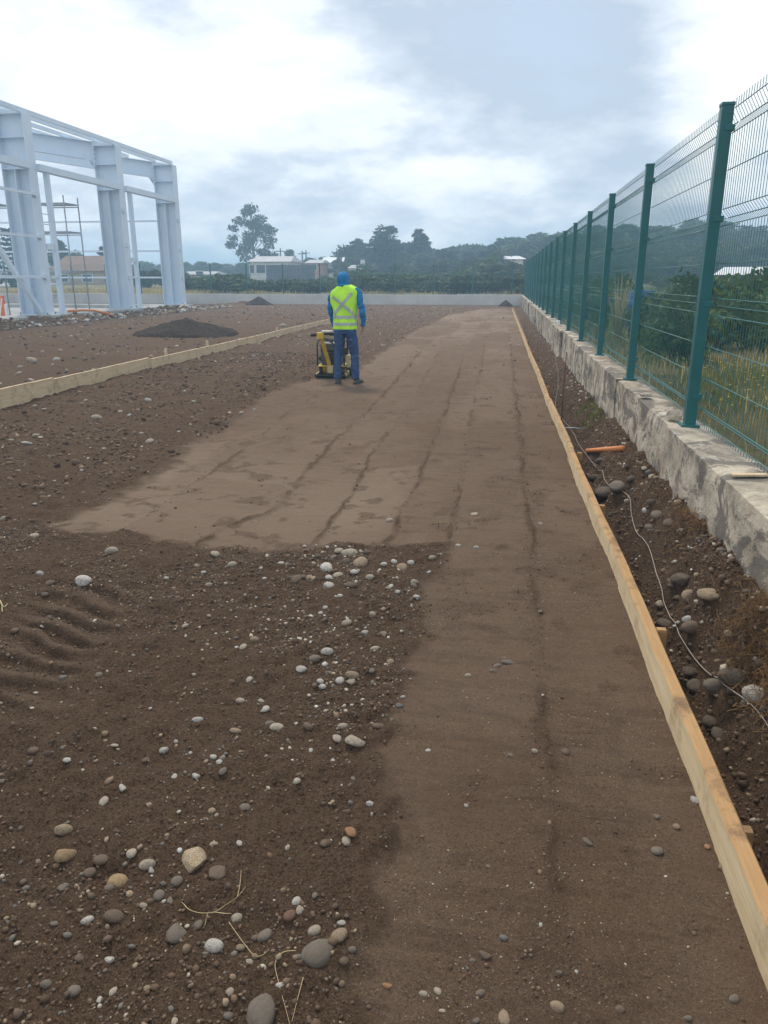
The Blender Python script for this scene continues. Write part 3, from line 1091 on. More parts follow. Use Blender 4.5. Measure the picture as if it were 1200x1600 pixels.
PT = 0.24                            # top of the plinth
FRAMES = [42.6, 36.25, 29.1, 22.0, 15.0]
EAVE = 7.55
for fy in FRAMES:
    mb = MB()
    hsection(mb, (-18.0, fy, PT + 0.03), (-18.0, fy, EAVE), 1.12, 1.12, 0.55, 0.03, 0.02, (-1, 0, 0))
    c = sb(mb, 'column')
    sb(MB().box(-19.22, -17.92, fy - 0.34, fy + 0.34, PT - 0.002, PT + 0.03), 'base_plate', 'steel', 0, c)
    st = MB()
    for z in (5.62, 6.72):
        st.box(-19.08, -18.04, fy - 0.26, fy - 0.012, z, z + 0.02)
    tag(sb(st, 'stiffener', 'steel', 0, c), kind='stuff')
    sb(MB().box(-18.60, -18.57, fy - 0.27, fy - 0.012, PT + 0.04, 5.6), 'web_stiffener', 'steel', 0, c)
    bl = MB()
    for sx in (-19.14, -17.96):
        for sy in (-0.28, 0.28):
            bl.tube([(sx, fy + sy, PT + 0.02), (sx, fy + sy, PT + 0.10)], 0.02, 6)
    tag(sb(bl, 'anchor_bolt', 'dark_steel', 0, c), kind='stuff')
    # rafter with a curved haunch under it, rising towards the ridge
    rise = 0.155
    L = 11.0
    mb = MB()
    web = []
    prof_lo = []
    for u in np.linspace(0, 1, 40):
        xx = u * L
        dep = 0.78
        if xx < 0.55:
            dep += 0.42 * (1 - math.sqrt(max(0, 1 - (1 - xx / 0.55) ** 2)))
        prof_lo.append((-19.12 - xx, EAVE + rise * (xx + 1.1) - dep))
    for (xa, za), (xb, zb) in zip(prof_lo[:-1], prof_lo[1:]):
        ta, tb = EAVE + rise * (-18.02 - xa), EAVE + rise * (-18.02 - xb)
        for s0, s1, lo0, lo1, hi0, hi1 in ((-0.011, 0.011, za, zb, ta, tb), (-0.25, 0.25, za - 0.02, zb - 0.02, za, zb), (-0.25, 0.25, ta - 0.02, tb - 0.02, ta, tb)):
            p = [(xa, fy + s0, lo0), (xa, fy + s1, lo0), (xa, fy + s1, hi0), (xa, fy + s0, hi0), (xb, fy + s0, lo1), (xb, fy + s1, lo1), (xb, fy + s1, hi1), (xb, fy + s0, hi1)]
            mb.add(p, [(0, 1, 5, 4), (2, 3, 7, 6), (0, 4, 7, 3), (1, 2, 6, 5)])
    r_ = sb(mb, 'rafter')
    kb = MB()
    kb.add([(-18.02, fy - 0.25, EAVE), (-18.02, fy + 0.25, EAVE), (-19.14, fy + 0.25, EAVE + rise * 1.12), (-19.14, fy - 0.25, EAVE + rise * 1.12),
            (-18.02, fy - 0.25, EAVE - 0.02), (-18.02, fy + 0.25, EAVE - 0.02), (-19.14, fy + 0.25, EAVE - 0.02), (-19.14, fy - 0.25, EAVE - 0.02)],
           [(0, 1, 2, 3), (7, 6, 5, 4), (0, 3, 7, 4), (1, 5, 6, 2), (2, 6, 7, 3), (0, 4, 5, 1)])
    sb(kb, 'knee_plate', 'steel', 0, c)
    ep = sb(MB().box(-19.17, -19.135, fy - 0.28, fy + 0.28, EAVE - 1.02, EAVE + 0.10), 'end_plate', 'steel', 0, c)
    bb = MB()
    for zz in np.linspace(EAVE - 0.95, EAVE + 0.02, 6):
        for sy in (-0.2, 0.2):
            bb.tube([(-19.21, fy + sy, zz), (-19.08, fy + sy, zz)], 0.028, 6)
    tag(sb(bb, 'bolt', 'dark_steel', 0, c), kind='stuff')
    # cleats for the side rails
    for z in (1.71, 3.2, 4.74):
        sb(MB().box(-18.0 + 0.002, -17.90, fy - 0.16, fy - 0.02, z - 0.09, z + 0.09), 'cleat', 'steel', 0, c)

for (yo, xo, zo) in ((0, -18.12, EAVE + 0.025), (0, -19.05, EAVE + 0.17), (0, -20.6, EAVE + 0.41), (0, -22.2, EAVE + 0.66), (0, -23.8, EAVE + 0.91)):
    for a_, b_ in zip(FRAMES[1:], FRAMES[:-1]):
        sb(MB().box(xo - 0.04, xo + 0.04, a_ + 0.004, b_ - 0.004, zo, zo + 0.17), 'purlin')
for a_, b_ in zip(FRAMES[1:], FRAMES[:-1]):
    sb(MB().box(-18.16, -17.86, a_ + 0.26, b_ - 0.26, 5.62, 5.86), 'eave_beam')
# light posts just beyond two of the columns, tied back to them like a ladder
for fy, py in ((29.1, 29.98), (36.25, 37.0), (22.0, 22.9)):
    p_ = sb(MB().box(-18.09, -17.91, py - 0.09, py + 0.09, PT, 5.62), 'side_post')
    for z in (1.66, 2.75) if fy != 36.25 else (1.66, 2.4):
        sb(MB().box(-18.05, -17.95, fy + 0.28, py - 0.09, z, z + (0.10 if z < 2 else 0.22)), 'tie_rail', 'steel', 0, p_)
# side rails on the near bays, gable rails on the end frame
for a_, b_ in ((22.0, 29.1), (15.0, 22.0)):
    for z in (1.71, 3.2, 4.74):
        sb(MB().box(-17.995, -17.91, a_ + 0.05, b_ + 0.02, z - 0.05, z + 0.05), 'side_rail')
for z in (1.72, 3.14, 4.72):
    sb(MB().box(-41, -19.14, 42.50, 42.58, z - 0.045, z + 0.045), 'gable_rail')
sb(MB().bar((-18.2, 24.2, 5.4), (-18.2, 28.75, 0.35), 0.16, 0.16), 'brace')
# far long side, seen through the bays
for fy in FRAMES[:4]:
    mb = MB()
    hsection(mb, (-41.2, fy, PT), (-41.2, fy, EAVE), 1.0, 1.0, 0.5, 0.03, 0.02, (1, 0, 0))
    sb(mb, 'column')
pl = [(12.0, 29.6), (29.6, 36.9), (36.9, 43.4)]
for (a_, b_) in pl:
    sb(MB().box(-19.4, -17.80, a_ + 0.003, b_ - 0.003, -0.4, PT - 0.004), 'plinth', 'plinth', 0.02)
sb(MB().box(-42, -19.41, 42.2, 43.4, -0.4, PT - 0.01), 'plinth', 'plinth', 0.02)
sb(MB().box(-42, -19.41, 12.0, 42.19, -0.4, 0.04), 'floor_slab', 'plinth')


# ------------------------------------------------------------------ scaffold towers
def scaffold(cx, cy, label, top):
    root = empty('scaffold_tower', (cx, cy, 0.04))
    tag(root, label, 'scaffold', 'scaffold towers inside the steel frame')
    for sx in (-0.75, 0.75):
        for sy in (-0.6, 0.6):
            MB().tube([(sx, sy, 0), (sx, sy, top)], 0.03, 6).build('upright', M['galv'], root, True)
    for z in (1.9, 3.6, top - 0.35):
        MB().box(-0.74, 0.74, -0.55, 0.55, z, z + 0.06).build('platform', M['galv'], root)
        for sy in (-0.6, 0.6):
            MB().tube([(-0.75, sy, z - 0.05), (0.75, sy, z - 0.05)], 0.024, 6).build('ledger', M['galv'], root, True)
    for z in np.arange(0.4, top - 0.2, 0.45):
        MB().tube([(-0.75, -0.6, z), (-0.75, 0.6, z)], 0.016, 5).build('rung', M['galv'], root, True)
    MB().tube([(-0.75, -0.62, 0.2), (0.75, -0.62, 1.8)], 0.016, 5).build('diagonal_brace', M['galv'], root, True)
    return root


scaffold(-20.3, 34.3, 'galvanised scaffold tower between the two nearer columns of the frame', 5.15)
scaffold(-23.2, 33.6, 'galvanised scaffold tower further inside, left of the nearest column', 5.1)

# orange and white barrier leaning in the frame, orange hose over the plinth
br = empty('safety_barrier', (-19.7, 28.6, 0.04), R(-25))
tag(br, 'orange and white safety barrier standing at the brace foot', 'barrier')
MB().box(-0.42, 0.10, -0.03, 0.03, 0.05, 0.95).build('orange_board', M['barrier_orange'], br, False, 0.02)
MB().bar((-0.30, -0.036, 0.12), (0.02, -0.036, 0.85), 0.10, 0.006, (0, 1, 0)).build('white_stripe', M['white'], br)
MB().box(-0.62, -0.43, -0.04, 0.04, 0.0, 0.62).build('side_leg', M['white'], br, False, 0.02)
MB().box(0.11, 0.26, -0.04, 0.04, 0.0, 0.62).build('side_leg', M['white'], br, False, 0.02)
hose = [(-17.95, 30.3, 0.34), (-17.7, 30.9, 0.36), (-17.4, 31.4, 0.33), (-17.05, 31.7, 0.22), (-16.7, 31.8, 0.10)]
tag(MB().tube(hose, 0.05, 8).build('orange_hose', M['orange'], None, True), 'orange corrugated hose drooping over the plinth onto the rubble', 'hose')
tag(MB().tube([(-17.2, 40.6, 0.30), (-16.9, 39.6, 0.27), (-16.6, 38.6, 0.22)], 0.05, 6).build('timber_offcut', M['pine'], None), 'pale timber offcut lying on the rubble by the end column', 'timber')

# ------------------------------------------------------------------ stones
FWD = CAMM @ Vector((0, 0, -1))


def stone_mesh(seed, sub=3, angular=0.0, mat='stone'):
    r = np.random.default_rng(seed)
    bm = bmesh.new()
    bmesh.ops.create_icosphere(bm, subdivisions=sub, radius=0.5)
    P = np.array([v.co[:] for v in bm.verts])
    off = r.uniform(-20, 20, 3)
    q = P * 1.5 + off
    n = fbm(q[:, 0] + q[:, 2] * 0.7, q[:, 1] - q[:, 2] * 0.6, seed, 2)
    P = P * (1 + 0.16 * n)[:, None]
    if angular:
        for _ in range(9):                       # knock facets off
            d = r.normal(size=3)
            d /= np.linalg.norm(d)
            lim = r.uniform(0.30, 0.42)
            k = P @ d
            P = P - np.outer(np.clip(k - lim, 0, None) * angular, d)
    P[:, 0] += 0.18 * P[:, 1] * r.uniform(-1, 1)
    P = P / (np.ptp(P, axis=0)[None, :])
    for v, p in zip(bm.verts, P):
        v.co = p
    me = bpy.data.meshes.new('stone')
    bm.to_mesh(me)
    bm.free()
    me.materials.append(M[mat])
    me.polygons.foreach_set('use_smooth', np.ones(len(me.polygons), bool))
    return me


ROUND = [stone_mesh(300 + i) for i in range(8)]
ROUGH = [stone_mesh(330 + i, 3, 0.85) for i in range(5)]
TONE = {'white': (0.60, 0.58, 0.53), 'cream': (0.47, 0.41, 0.32), 'tan': (0.34, 0.255, 0.165), 'ochre': (0.40, 0.27, 0.13), 'brown': (0.125, 0.085, 0.062),
        'grey': (0.165, 0.145, 0.122), 'dark': (0.062, 0.052, 0.044), 'red': (0.18, 0.075, 0.05), 'blue': (0.16, 0.18, 0.18), 'orange': (0.42, 0.20, 0.09)}
WORD = {'white': 'chalk-white', 'cream': 'cream-coloured', 'tan': 'tan', 'ochre': 'ochre', 'brown': 'dark brown', 'grey': 'dull grey', 'dark': 'near-black',
        'red': 'brick-red', 'blue': 'blue-grey', 'orange': 'orange'}
SR = random.Random(5)
STONE_XY = []


def put_stone(p, sx, sy, sz, rz, tone, area, label=None, mesh=None, sink=0.40, tilt=0.25):
    me = mesh or SR.choice(ROUND if SR.random() < 0.62 else ROUGH)
    o = link('stone', me)
    o.location = (p[0], p[1], p[2] + sz * (0.5 - sink))
    o.scale = (sx, sy, sz)
    o.rotation_euler = (SR.uniform(-tilt, tilt), SR.uniform(-tilt, tilt), rz)
    j = SR.uniform(0.85, 1.15)
    o.color = tuple(c * j for c in TONE[tone]) + (1,)
    if label:
        tag(o, label, 'stone', 'stones')
    else:
        lab = f'{WORD[tone]} rounded stone {area}'
        tag(o, lab, 'stone', f'{WORD[tone]} stones {area}')
    STONE_XY.append((p[0], p[1], max(sx, sy)))
    return o


def photo_stones(rows, ox, oy, s, area):
    for row in rows:
        cx, cy, w, h, tone = row[:5]
        rot = row[5] if len(row) > 5 else None
        lab = row[6] if len(row) > 6 else None
        q = hit(ox + cx / s, oy + (cy + h * 0.3) / s)
        if q is None:
            continue
        p, t = q
        dep = (p - Vector((0, 0, EYE))).dot(FWD)
        m = dep / FPX / s
        elev = math.asin(min(1, (EYE - p.z) / t))
        sx = w * m
        hz = 0.62 * min(w, h / max(0.35, math.sin(elev))) * m
        sy = max(0.7 * sx, min(1.35 * sx, (h * m - hz * math.cos(elev) * 0.5) / max(0.25, math.sin(elev))))
        put_stone(p, sx, sy, max(hz, 0.35 * sx), rot if rot is not None else SR.uniform(-0.5, 0.5), tone, area, lab,
                  mesh=row[7] if len(row) > 7 else None)


A1 = 'on the loose soil beside the packed strip'
QZ = stone_mesh(371, 4, 0.8, 'quartz')
photo_stones([
    (193, 275, 55, 35, 'tan', 0.2, 'plump cream-and-tan oval stone uphill of a long tan pebble'), (197, 350, 66, 46, 'ochre', 0.85, 'long slanted tan pebble with pointed ends on the loose soil'),
    (305, 365, 50, 40, 'brown'), (398, 347, 32, 30, 'cream'),
    (447, 382, 50, 30, 'cream', 0.4), (457, 402, 25, 18, 'white'), (353, 429, 62, 50, 'ochre', 0.2, 'smooth yellow-tan cobble, the yellowest on the loose soil'),
    (587, 340, 74, 120, 'white', 0.1, 'large jagged white and ochre quartz stone on the loose soil', QZ), (660, 405, 58, 52, 'brown', 0, 'round chocolate-brown cobble just below the jagged quartz stone'),
    (535, 430, 36, 32, 'grey'), (480, 473, 35, 35, 'grey'), (515, 490, 20, 24, 'grey'), (434, 509, 28, 16, 'cream'), (344, 538, 62, 34, 'brown', 0.05, 'flat oval brown stone beside a bright white pebble'),
    (264, 551, 38, 28, 'white', 0.3), (533, 583, 62, 60, 'grey', 0, 'round dark grey cobble at the end of the curved straw'), (647, 625, 65, 45, 'white', -0.2, 'broad white stone half sunk in the soil below the curved straw'), (716, 540, 34, 34, 'cream'),
    (897, 493, 28, 28, 'white'), (906, 519, 24, 26, 'cream'), (876, 532, 36, 38, 'red'), (801, 594, 48, 42, 'grey'), (727, 634, 30, 26, 'tan'), (951, 581, 42, 34, 'cream'),
    (1025, 592, 50, 48, 'tan', 0, 'rough speckled brown stone touching the big leaning cobble'), (965, 634, 84, 96, 'grey', -0.5, 'big smooth grey-brown egg-shaped cobble leaning on the loose soil', ROUND[1]),
    (791, 811, 86, 106, 'grey', 0.1, 'biggest smooth round grey cobble below the dry straw stems', ROUND[3]), (329, 672, 34, 28, 'white'), (222, 762, 40, 36, 'grey'), (342, 765, 24, 28, 'cream'), (695, 766, 26, 28, 'cream'),
    (848, 750, 30, 20, 'white'), (1046, 309, 28, 32, 'cream'), (1061, 285, 36, 30, 'orange'), (313, 190, 28, 30, 'cream'), (370, 150, 24, 26, 'white'), (527, 117, 20, 26, 'white'), (592, 117, 30, 20, 'white'),
    (495, 39, 30, 20, 'white'), (645, 61, 26, 14, 'white'), (663, 73, 18, 18, 'white'), (202, 71, 26, 10, 'white'), (674, 100, 22, 24, 'grey'), (655, 236, 14, 12, 'cream'), (640, 222, 24, 20, 'tan'),
    (740, 210, 34, 30, 'grey'), (724, 321, 20, 18, 'white'), (645, 325, 28, 16, 'cream'), (270, 405, 40, 34, 'brown'), (190, 455, 34, 26, 'grey'), (1118, 200, 22, 14, 'white'), (445, 757, 24, 22, 'tan'),
    (580, 749, 14, 14, 'orange'), (528, 855, 22, 28, 'cream'), (1032, 562, 28, 10, 'white'), (905, 664, 22, 20, 'blue'), (755, 680, 24, 16, 'cream'), (940, 38, 14, 14, 'white'), (1006, 71, 14, 12, 'white'),
    (495, 497, 13, 13, 'white'), (600, 560, 28, 40, 'grey'), (330, 455, 30, 22, 'grey'), (232, 455, 26, 12, 'cream'), (165, 565, 26, 18, 'grey'), (240, 665, 30, 24, 'brown'), (140, 745, 34, 26, 'grey'),
    (690, 840, 30, 26, 'grey'), (935, 855, 28, 20, 'brown'), (1065, 640, 26, 22, 'grey'), (1040, 675, 30, 26, 'brown'), (952, 472, 18, 34, 'grey'), (985, 315, 30, 36, 'brown'), (302, 792, 20, 20, 'white'),
], 0, 1150, 1.9355, A1)
A2 = 'in the stone scatter where the packed strips begin'
photo_stones([
    (264, 198, 45, 38, 'white'), (310, 140, 36, 26, 'cream'), (346, 153, 70, 22, 'cream', 0.0, 'long flat cream stone against the edge of the packed strips'), (391, 181, 56, 40, 'tan', 0, 'plump tan stone in front of the long flat cream one'), (548, 197, 42, 46, 'tan', 0, 'upright tan stone nearest the corner of the narrow packed strip'), (518, 183, 30, 18, 'white'),
    (580, 186, 28, 18, 'white'), (478, 194, 28, 14, 'white'), (368, 220, 32, 24, 'white'), (274, 268, 42, 34, 'white'), (357, 268, 38, 28, 'brown'), (427, 240, 32, 20, 'cream'), (308, 232, 30, 24, 'cream'),
    (272, 240, 30, 24, 'white'), (152, 245, 38, 32, 'brown'), (178, 235, 20, 28, 'brown'), (199, 240, 24, 20, 'tan'), (594, 259, 34, 16, 'cream'), (592, 274, 34, 18, 'grey'), (600, 315, 30, 20, 'white'),
    (505, 274, 20, 18, 'white'), (532, 296, 20, 14, 'white'), (315, 311, 22, 14, 'white'), (260, 355, 20, 14, 'white'), (340, 410, 40, 28, 'cream'), (438, 379, 30, 18, 'cream'), (244, 377, 20, 14, 'white'),
    (478, 455, 32, 24, 'grey'), (406, 449, 28, 14, 'white'), (446, 510, 38, 20, 'cream'), (267, 519, 46, 22, 'white'), (220, 542, 50, 40, 'grey'), (167, 581, 42, 34, 'white'), (240, 630, 28, 20, 'white'),
    (247, 651, 34, 22, 'white'), (360, 605, 58, 36, 'tan'), (315, 625, 34, 30, 'white'), (359, 632, 36, 26, 'cream'), (432, 588, 26, 30, 'grey'), (503, 555, 28, 24, 'tan'), (537, 721, 30, 22, 'blue'),
    (550, 692, 20, 10, 'white'), (37, 733, 28, 26, 'white'), (195, 800, 46, 26, 'brown'), (325, 799, 40, 22, 'cream'), (305, 845, 38, 28, 'cream'), (370, 853, 80, 28, 'cream', 0, 'long flat cream stone midway down the loose soil beside a smaller one'), (205, 891, 16, 20, 'white'),
    (460, 800, 50, 20, 'brown'), (80, 803, 56, 20, 'cream'), (50, 790, 40, 26, 'grey'), (150, 790, 16, 14, 'white'), (230, 160, 30, 20, 'dark'), (335, 180, 34, 26, 'dark'), (290, 165, 24, 18, 'grey'),
    (415, 150, 40, 20, 'dark'), (95, 190, 24, 14, 'white'), (182, 126, 18, 12, 'white'), (266, 130, 20, 14, 'white'), (648, 222, 16, 14, 'white'), (660, 170, 30, 10, 'cream'), (545, 445, 16, 12, 'white'),
], 400, 800, 2.4, A2)
A3 = 'on the loose soil by the tyre print'
photo_stones([
    (418, 141, 52, 26, 'cream', 0, 'smooth cream stone just outside the pale end of the packed strips'), (128, 85, 32, 20, 'cream'), (310, 250, 64, 36, 'white', 0, 'white-topped grey stone beside the tyre print'), (298, 273, 20, 10, 'white'), (150, 227, 30, 16, 'white'), (872, 193, 40, 24, 'cream'),
    (808, 157, 40, 18, 'cream'), (763, 224, 24, 14, 'white'), (739, 200, 26, 10, 'cream'), (624, 245, 20, 14, 'white'), (785, 271, 30, 16, 'cream'), (991, 247, 20, 14, 'white'), (695, 422, 24, 20, 'cream'),
    (887, 503, 16, 18, 'white'), (912, 500, 24, 24, 'cream'), (954, 473, 34, 22, 'tan'), (934, 622, 26, 26, 'white'), (371, 606, 28, 20, 'grey'), (235, 620, 40, 18, 'grey'), (901, 704, 40, 18, 'cream'),
    (980, 706, 26, 12, 'white'), (997, 732, 28, 26, 'white'), (738, 777, 44, 24, 'white'), (882, 817, 50, 18, 'tan'), (727, 607, 18, 12, 'cream'), (614, 888, 36, 24, 'white', 0.5), (659, 857, 18, 14, 'white'),
    (799, 915, 30, 14, 'white'), (822, 931, 22, 24, 'white'), (714, 900, 16, 14, 'white'), (428, 873, 34, 12, 'cream'), (250, 927, 32, 10, 'white'), (360, 930, 20, 16, 'tan'), (125, 888, 50, 34, 'brown'),
    (57, 440, 30, 20, 'brown'), (188, 262, 36, 24, 'brown'), (15, 23, 30, 14, 'cream'), (870, 633, 26, 12, 'brown'), (168, 308, 30, 12, 'grey'), (777, 494, 16, 12, 'cream'), (545, 925, 26, 22, 'brown'),
], 0, 800, 2.4, A3)
A4 = 'on the rough ground by the left boards'
photo_stones([
    (363, 506, 36, 20, 'cream'), (562, 594, 26, 22, 'cream'), (133, 577, 30, 10, 'cream'), (152, 583, 20, 12, 'cream'), (95, 606, 50, 10, 'white'), (42, 593, 24, 14, 'cream'), (484, 499, 16, 10, 'white'), (452, 485, 18, 12, 'cream'),
    (321, 443, 16, 12, 'cream'), (530, 567, 18, 10, 'cream'), (307, 706, 14, 10, 'white'), (204, 745, 12, 10, 'white'), (132, 832, 16, 10, 'white'), (184, 803, 14, 10, 'cream'), (505, 612, 14, 12, 'tan'), (670, 560, 12, 10, 'white'),
    (166, 478, 20, 10, 'cream'), (130, 466, 20, 10, 'cream'), (300, 413, 16, 10, 'tan'), (557, 443, 28, 8, 'white'), (725, 447, 14, 10, 'white'), (860, 490, 14, 10, 'white'), (905, 490, 20, 10, 'cream'), (955, 478, 14, 9, 'white'),
    (757, 427, 16, 8, 'tan'), (800, 437, 14, 8, 'cream'), (68, 708, 20, 10, 'tan'), (220, 790, 18, 14, 'brown'), (90, 760, 20, 14, 'brown'), (745, 572, 10, 8, 'white'), (390, 625, 16, 10, 'cream'), (340, 622, 12, 8, 'white'),
], 0, 440, 2.4, A4)
photo_stones([(213, 291, 28, 12, 'white'), (72, 340, 16, 12, 'cream'), (120, 292, 40, 10, 'cream'), (1060, 165, 30, 14, 'cream'), (350, 330, 20, 8, 'cream'), (160, 262, 16, 8, 'white')], 0, 440, 2.4, 'on the ground behind the left boards')
A5 = 'in the trench between boards and wall'
photo_stones([
    (627, 342, 80, 50, 'grey', 0.2), (690, 370, 70, 80, 'brown'), (585, 405, 50, 36, 'grey'), (415, 185, 100, 75, 'grey', 0.3), (345, 220, 110, 75, 'dark'), (595, 280, 60, 30, 'dark'), (555, 95, 30, 40, 'cream'),
    (597, 135, 38, 50, 'cream'), (490, 155, 60, 30, 'dark'), (895, 745, 110, 90, 'tan', 0.45, 'smooth tan cobble on the trench slope below the dry roots'), (790, 760, 100, 50, 'tan', 0.4, 'long tan-brown cobble lying against the smooth tan one'), (750, 665, 110, 90, 'dark', 0, 'big round dark boulder in the trench above two tan cobbles'), (640, 800, 48, 46, 'cream'),
    (670, 895, 90, 100, 'dark'), (785, 887, 66, 30, 'white'), (805, 925, 120, 60, 'brown'), (858, 901, 22, 20, 'cream'), (1020, 1180, 180, 100, 'dark', -0.4, 'long dark brown boulder behind the white speckled cobble in the trench'), (1140, 1265, 150, 100, 'white', -0.5, 'white speckled cobble in the trench under the loose wire'),
    (920, 1225, 120, 70, 'grey'), (820, 1220, 90, 80, 'dark'), (790, 1150, 80, 60, 'dark'), (940, 1105, 40, 26, 'tan'), (1005, 1110, 50, 24, 'tan'), (912, 1270, 60, 24, 'brown'), (1015, 1255, 70, 40, 'dark'),
    (750, 420, 26, 26, 'cream'), (727, 483, 20, 16, 'white'), (1120, 770, 24, 36, 'cream'), (1180, 820, 50, 70, 'cream'), (1075, 1160, 14, 14, 'white'), (1180, 1205, 26, 20, 'tan'), (900, 1410, 90, 70, 'dark'),
    (940, 1470, 80, 90, 'dark'), (300, 150, 70, 40, 'dark'), (540, 405, 30, 26, 'dark'), (330, 62, 60, 36, 'dark'), (700, 712, 50, 30, 'dark'), (735, 770, 40, 40, 'dark'), (780, 530, 20, 12, 'cream'), (840, 478, 14, 16, 'white'),
    (1000, 940, 60, 110, 'tan'), (1180, 1350, 60, 40, 'dark'), (640, 860, 40, 30, 'dark'), (450, 95, 26, 14, 'cream'), (585, 430, 40, 20, 'grey'), (1160, 1110, 60, 40, 'brown'), (1090, 730, 50, 70, 'brown'),
], 840, 700, 3.3333, A5)
A6 = 'pressed into the packed strip'
photo_stones([
    (645, 891, 22, 18, 'white'), (1160, 893, 28, 26, 'brown'), (905, 575, 34, 12, 'grey'), (945, 562, 50, 12, 'grey'), (888, 595, 34, 14, 'grey'), (795, 610, 26, 16, 'cream'), (757, 124, 22, 10, 'white'), (825, 132, 22, 8, 'white'),
    (1065, 370, 22, 18, 'grey'), (1075, 684, 12, 10, 'white'), (1045, 891, 22, 18, 'white'), (1065, 43, 22, 8, 'cream'), (500, 30, 30, 14, 'cream'), (820, 8, 30, 5, 'cream')], 400, 800, 2.4, A6)
photo_stones([
    (517, 41, 20, 14, 'cream'), (607, 42, 26, 22, 'brown'), (425, 586, 26, 22, 'blue'), (370, 637, 40, 26, 'brown'), (583, 785, 44, 34, 'tan'), (427, 815, 36, 46, 'tan', 0.4), (357, 748, 32, 24, 'grey'), (190, 752, 26, 14, 'cream'),
    (232, 740, 22, 28, 'cream', 0.4), (534, 549, 12, 14, 'white'), (638, 687, 12, 12, 'white'), (670, 307, 36, 18, 'grey'), (872, 232, 24, 20, 'grey'), (932, 260, 20, 20, 'tan'), (873, 328, 36, 34, 'grey'), (987, 181, 28, 26, 'white'),
    (560, 245, 12, 30, 'tan'), (316, 201, 14, 12, 'white'), (380, 378, 14, 16, 'grey'), (335, 655, 20, 14, 'grey'), (84, 728, 30, 18, 'orange'), (1022, 320, 18, 18, 'orange'), (1070, 378, 30, 24, 'tan'), (764, 795, 30, 26, 'brown'),
    (588, 690, 20, 14, 'grey'), (965, 823, 28, 20, 'grey'), (345, 830, 24, 20, 'grey'), (1100, 765, 34, 20, 'grey'), (245, 803, 20, 8, 'cream'), (34, 195, 24, 16, 'white'), (445, 55, 20, 12, 'grey'), (1120, 505, 22, 16, 'grey')], 560, 1150, 1.875, A6)
print('listed stones', len(STONE_XY))

# loose stones between the listed ones, up to the limit of things of one kind
while len(STONE_XY) < 298:
    u = SR.random()
    if u < 0.55:
        x, y, area = SR.uniform(-2.6, -0.42), SR.uniform(1.25, 4.1), A1
    elif u < 0.68:
        x, y, area = SR.uniform(-6.0, -3.7), SR.uniform(5.5, 13), A4
    else:
        y = SR.uniform(2.4, 9)
        x, area = SR.uniform(0.86, 1.08), A5
    if any(math.hypot(x - a, y - b) < 0.6 * w + 0.05 for a, b, w in STONE_XY):
        continue
    s = SR.uniform(0.022, 0.05) * (1.0 if area == A1 else 1.5)
    tone = SR.choice(['white', 'cream', 'cream', 'tan', 'brown', 'grey', 'grey', 'dark'] if area != A5 else ['grey', 'brown', 'dark', 'dark', 'tan'])
    put_stone((x, y, gz(x, y)), s, s * SR.uniform(0.7, 1.0), s * SR.uniform(0.45, 0.7), SR.uniform(0, 6.28), tone, area)


# ------------------------------------------------------------------ gravel, grit and crumbs of earth (too many to count)
def scatter(name, label, xy, sizes, tones, sub, sink, mat, seed, flat=(0.5, 0.8), jag=0.18):
    r = np.random.default_rng(seed)
    bm = bmesh.new()
    bmesh.ops.create_icosphere(bm, subdivisions=sub, radius=0.5)
    bm.verts.ensure_lookup_table()
    P = np.array([v.co[:] for v in bm.verts])
    F = np.array([[v.index for v in f.verts] for f in bm.faces])
    bm.free()
    n = len(xy)
    sc = np.stack([sizes, sizes * r.uniform(0.65, 1.0, n), sizes * r.uniform(*flat, n)], 1)
    a = r.uniform(0, 2 * math.pi, n)
    V = P[None] * (1 + jag * r.uniform(-1, 1, (n, len(P))))[:, :, None] * sc[:, None, :]
    tx, ty = r.uniform(-0.35, 0.35, (2, n))
    V[:, :, 2] += V[:, :, 0] * tx[:, None] + V[:, :, 1] * ty[:, None]
    x = V[:, :, 0] * np.cos(a)[:, None] - V[:, :, 1] * np.sin(a)[:, None]
    y = V[:, :, 0] * np.sin(a)[:, None] + V[:, :, 1] * np.cos(a)[:, None]
    z0 = surf(xy[:, 0], xy[:, 1])
    V = np.stack([x + xy[:, :1], y + xy[:, 1:2], V[:, :, 2] + (z0 + sc[:, 2] * (0.5 - sink))[:, None]], 2)
    FF = (F[None] + (np.arange(n) * len(P))[:, None, None]).reshape(-1, 3)
    col = np.repeat(tones, len(P), axis=0)
    me = np_mesh(name, V.reshape(-1, 3), FF, M[mat], True, col)
    return tag(link(name, me), label, kind='stuff')


def pick_tones(n, names, r, jit=0.2):
    base = np.array([TONE[k] for k in names])
    return base[r.integers(0, len(names), n)] * r.uniform(1 - jit, 1 + jit, (n, 1))


gr = np.random.default_rng(77)


def spots(n, x0, x1, y0, y1, keep, power=1.0):
    u = gr.random((n * 3, 2))
    xy = np.stack([x0 + (x1 - x0) * u[:, 0], y0 + (y1 - y0) * u[:, 1] ** power], 1)
    k = keep(xy[:, 0], xy[:, 1])
    return xy[gr.random(len(k)) < k][:n]


def loose(x, y):
    return (1 - compact_mask(x, y)) * (0.25 + 0.75 * sstep(-0.4, 0.5, fbm(x * 2.2, y * 2.2, 401, 3))) * (x < 0.7)


def scatter_zone(x, y):                 # where the stones were raked together
    return loose(x, y) * np.exp(-((x + 0.85) / 0.55) ** 2) * sstep(1.0, 3.0, y)


def seam_zone(x, y):
    k = np.zeros_like(x)
    for sy, sx in SEAMS:
        k = np.maximum(k, np.exp(-((x - np.interp(y, sy, sx)) / 0.04) ** 2) * (y > sy[0]))
    k = np.maximum(k, sstep(0.45, 1.0, fbm(x * 5.5, y * 5.5, 105, 4, 0.6)) * 0.9)
    return k * compact_mask(x, y) + 0.02 * compact_mask(x, y)


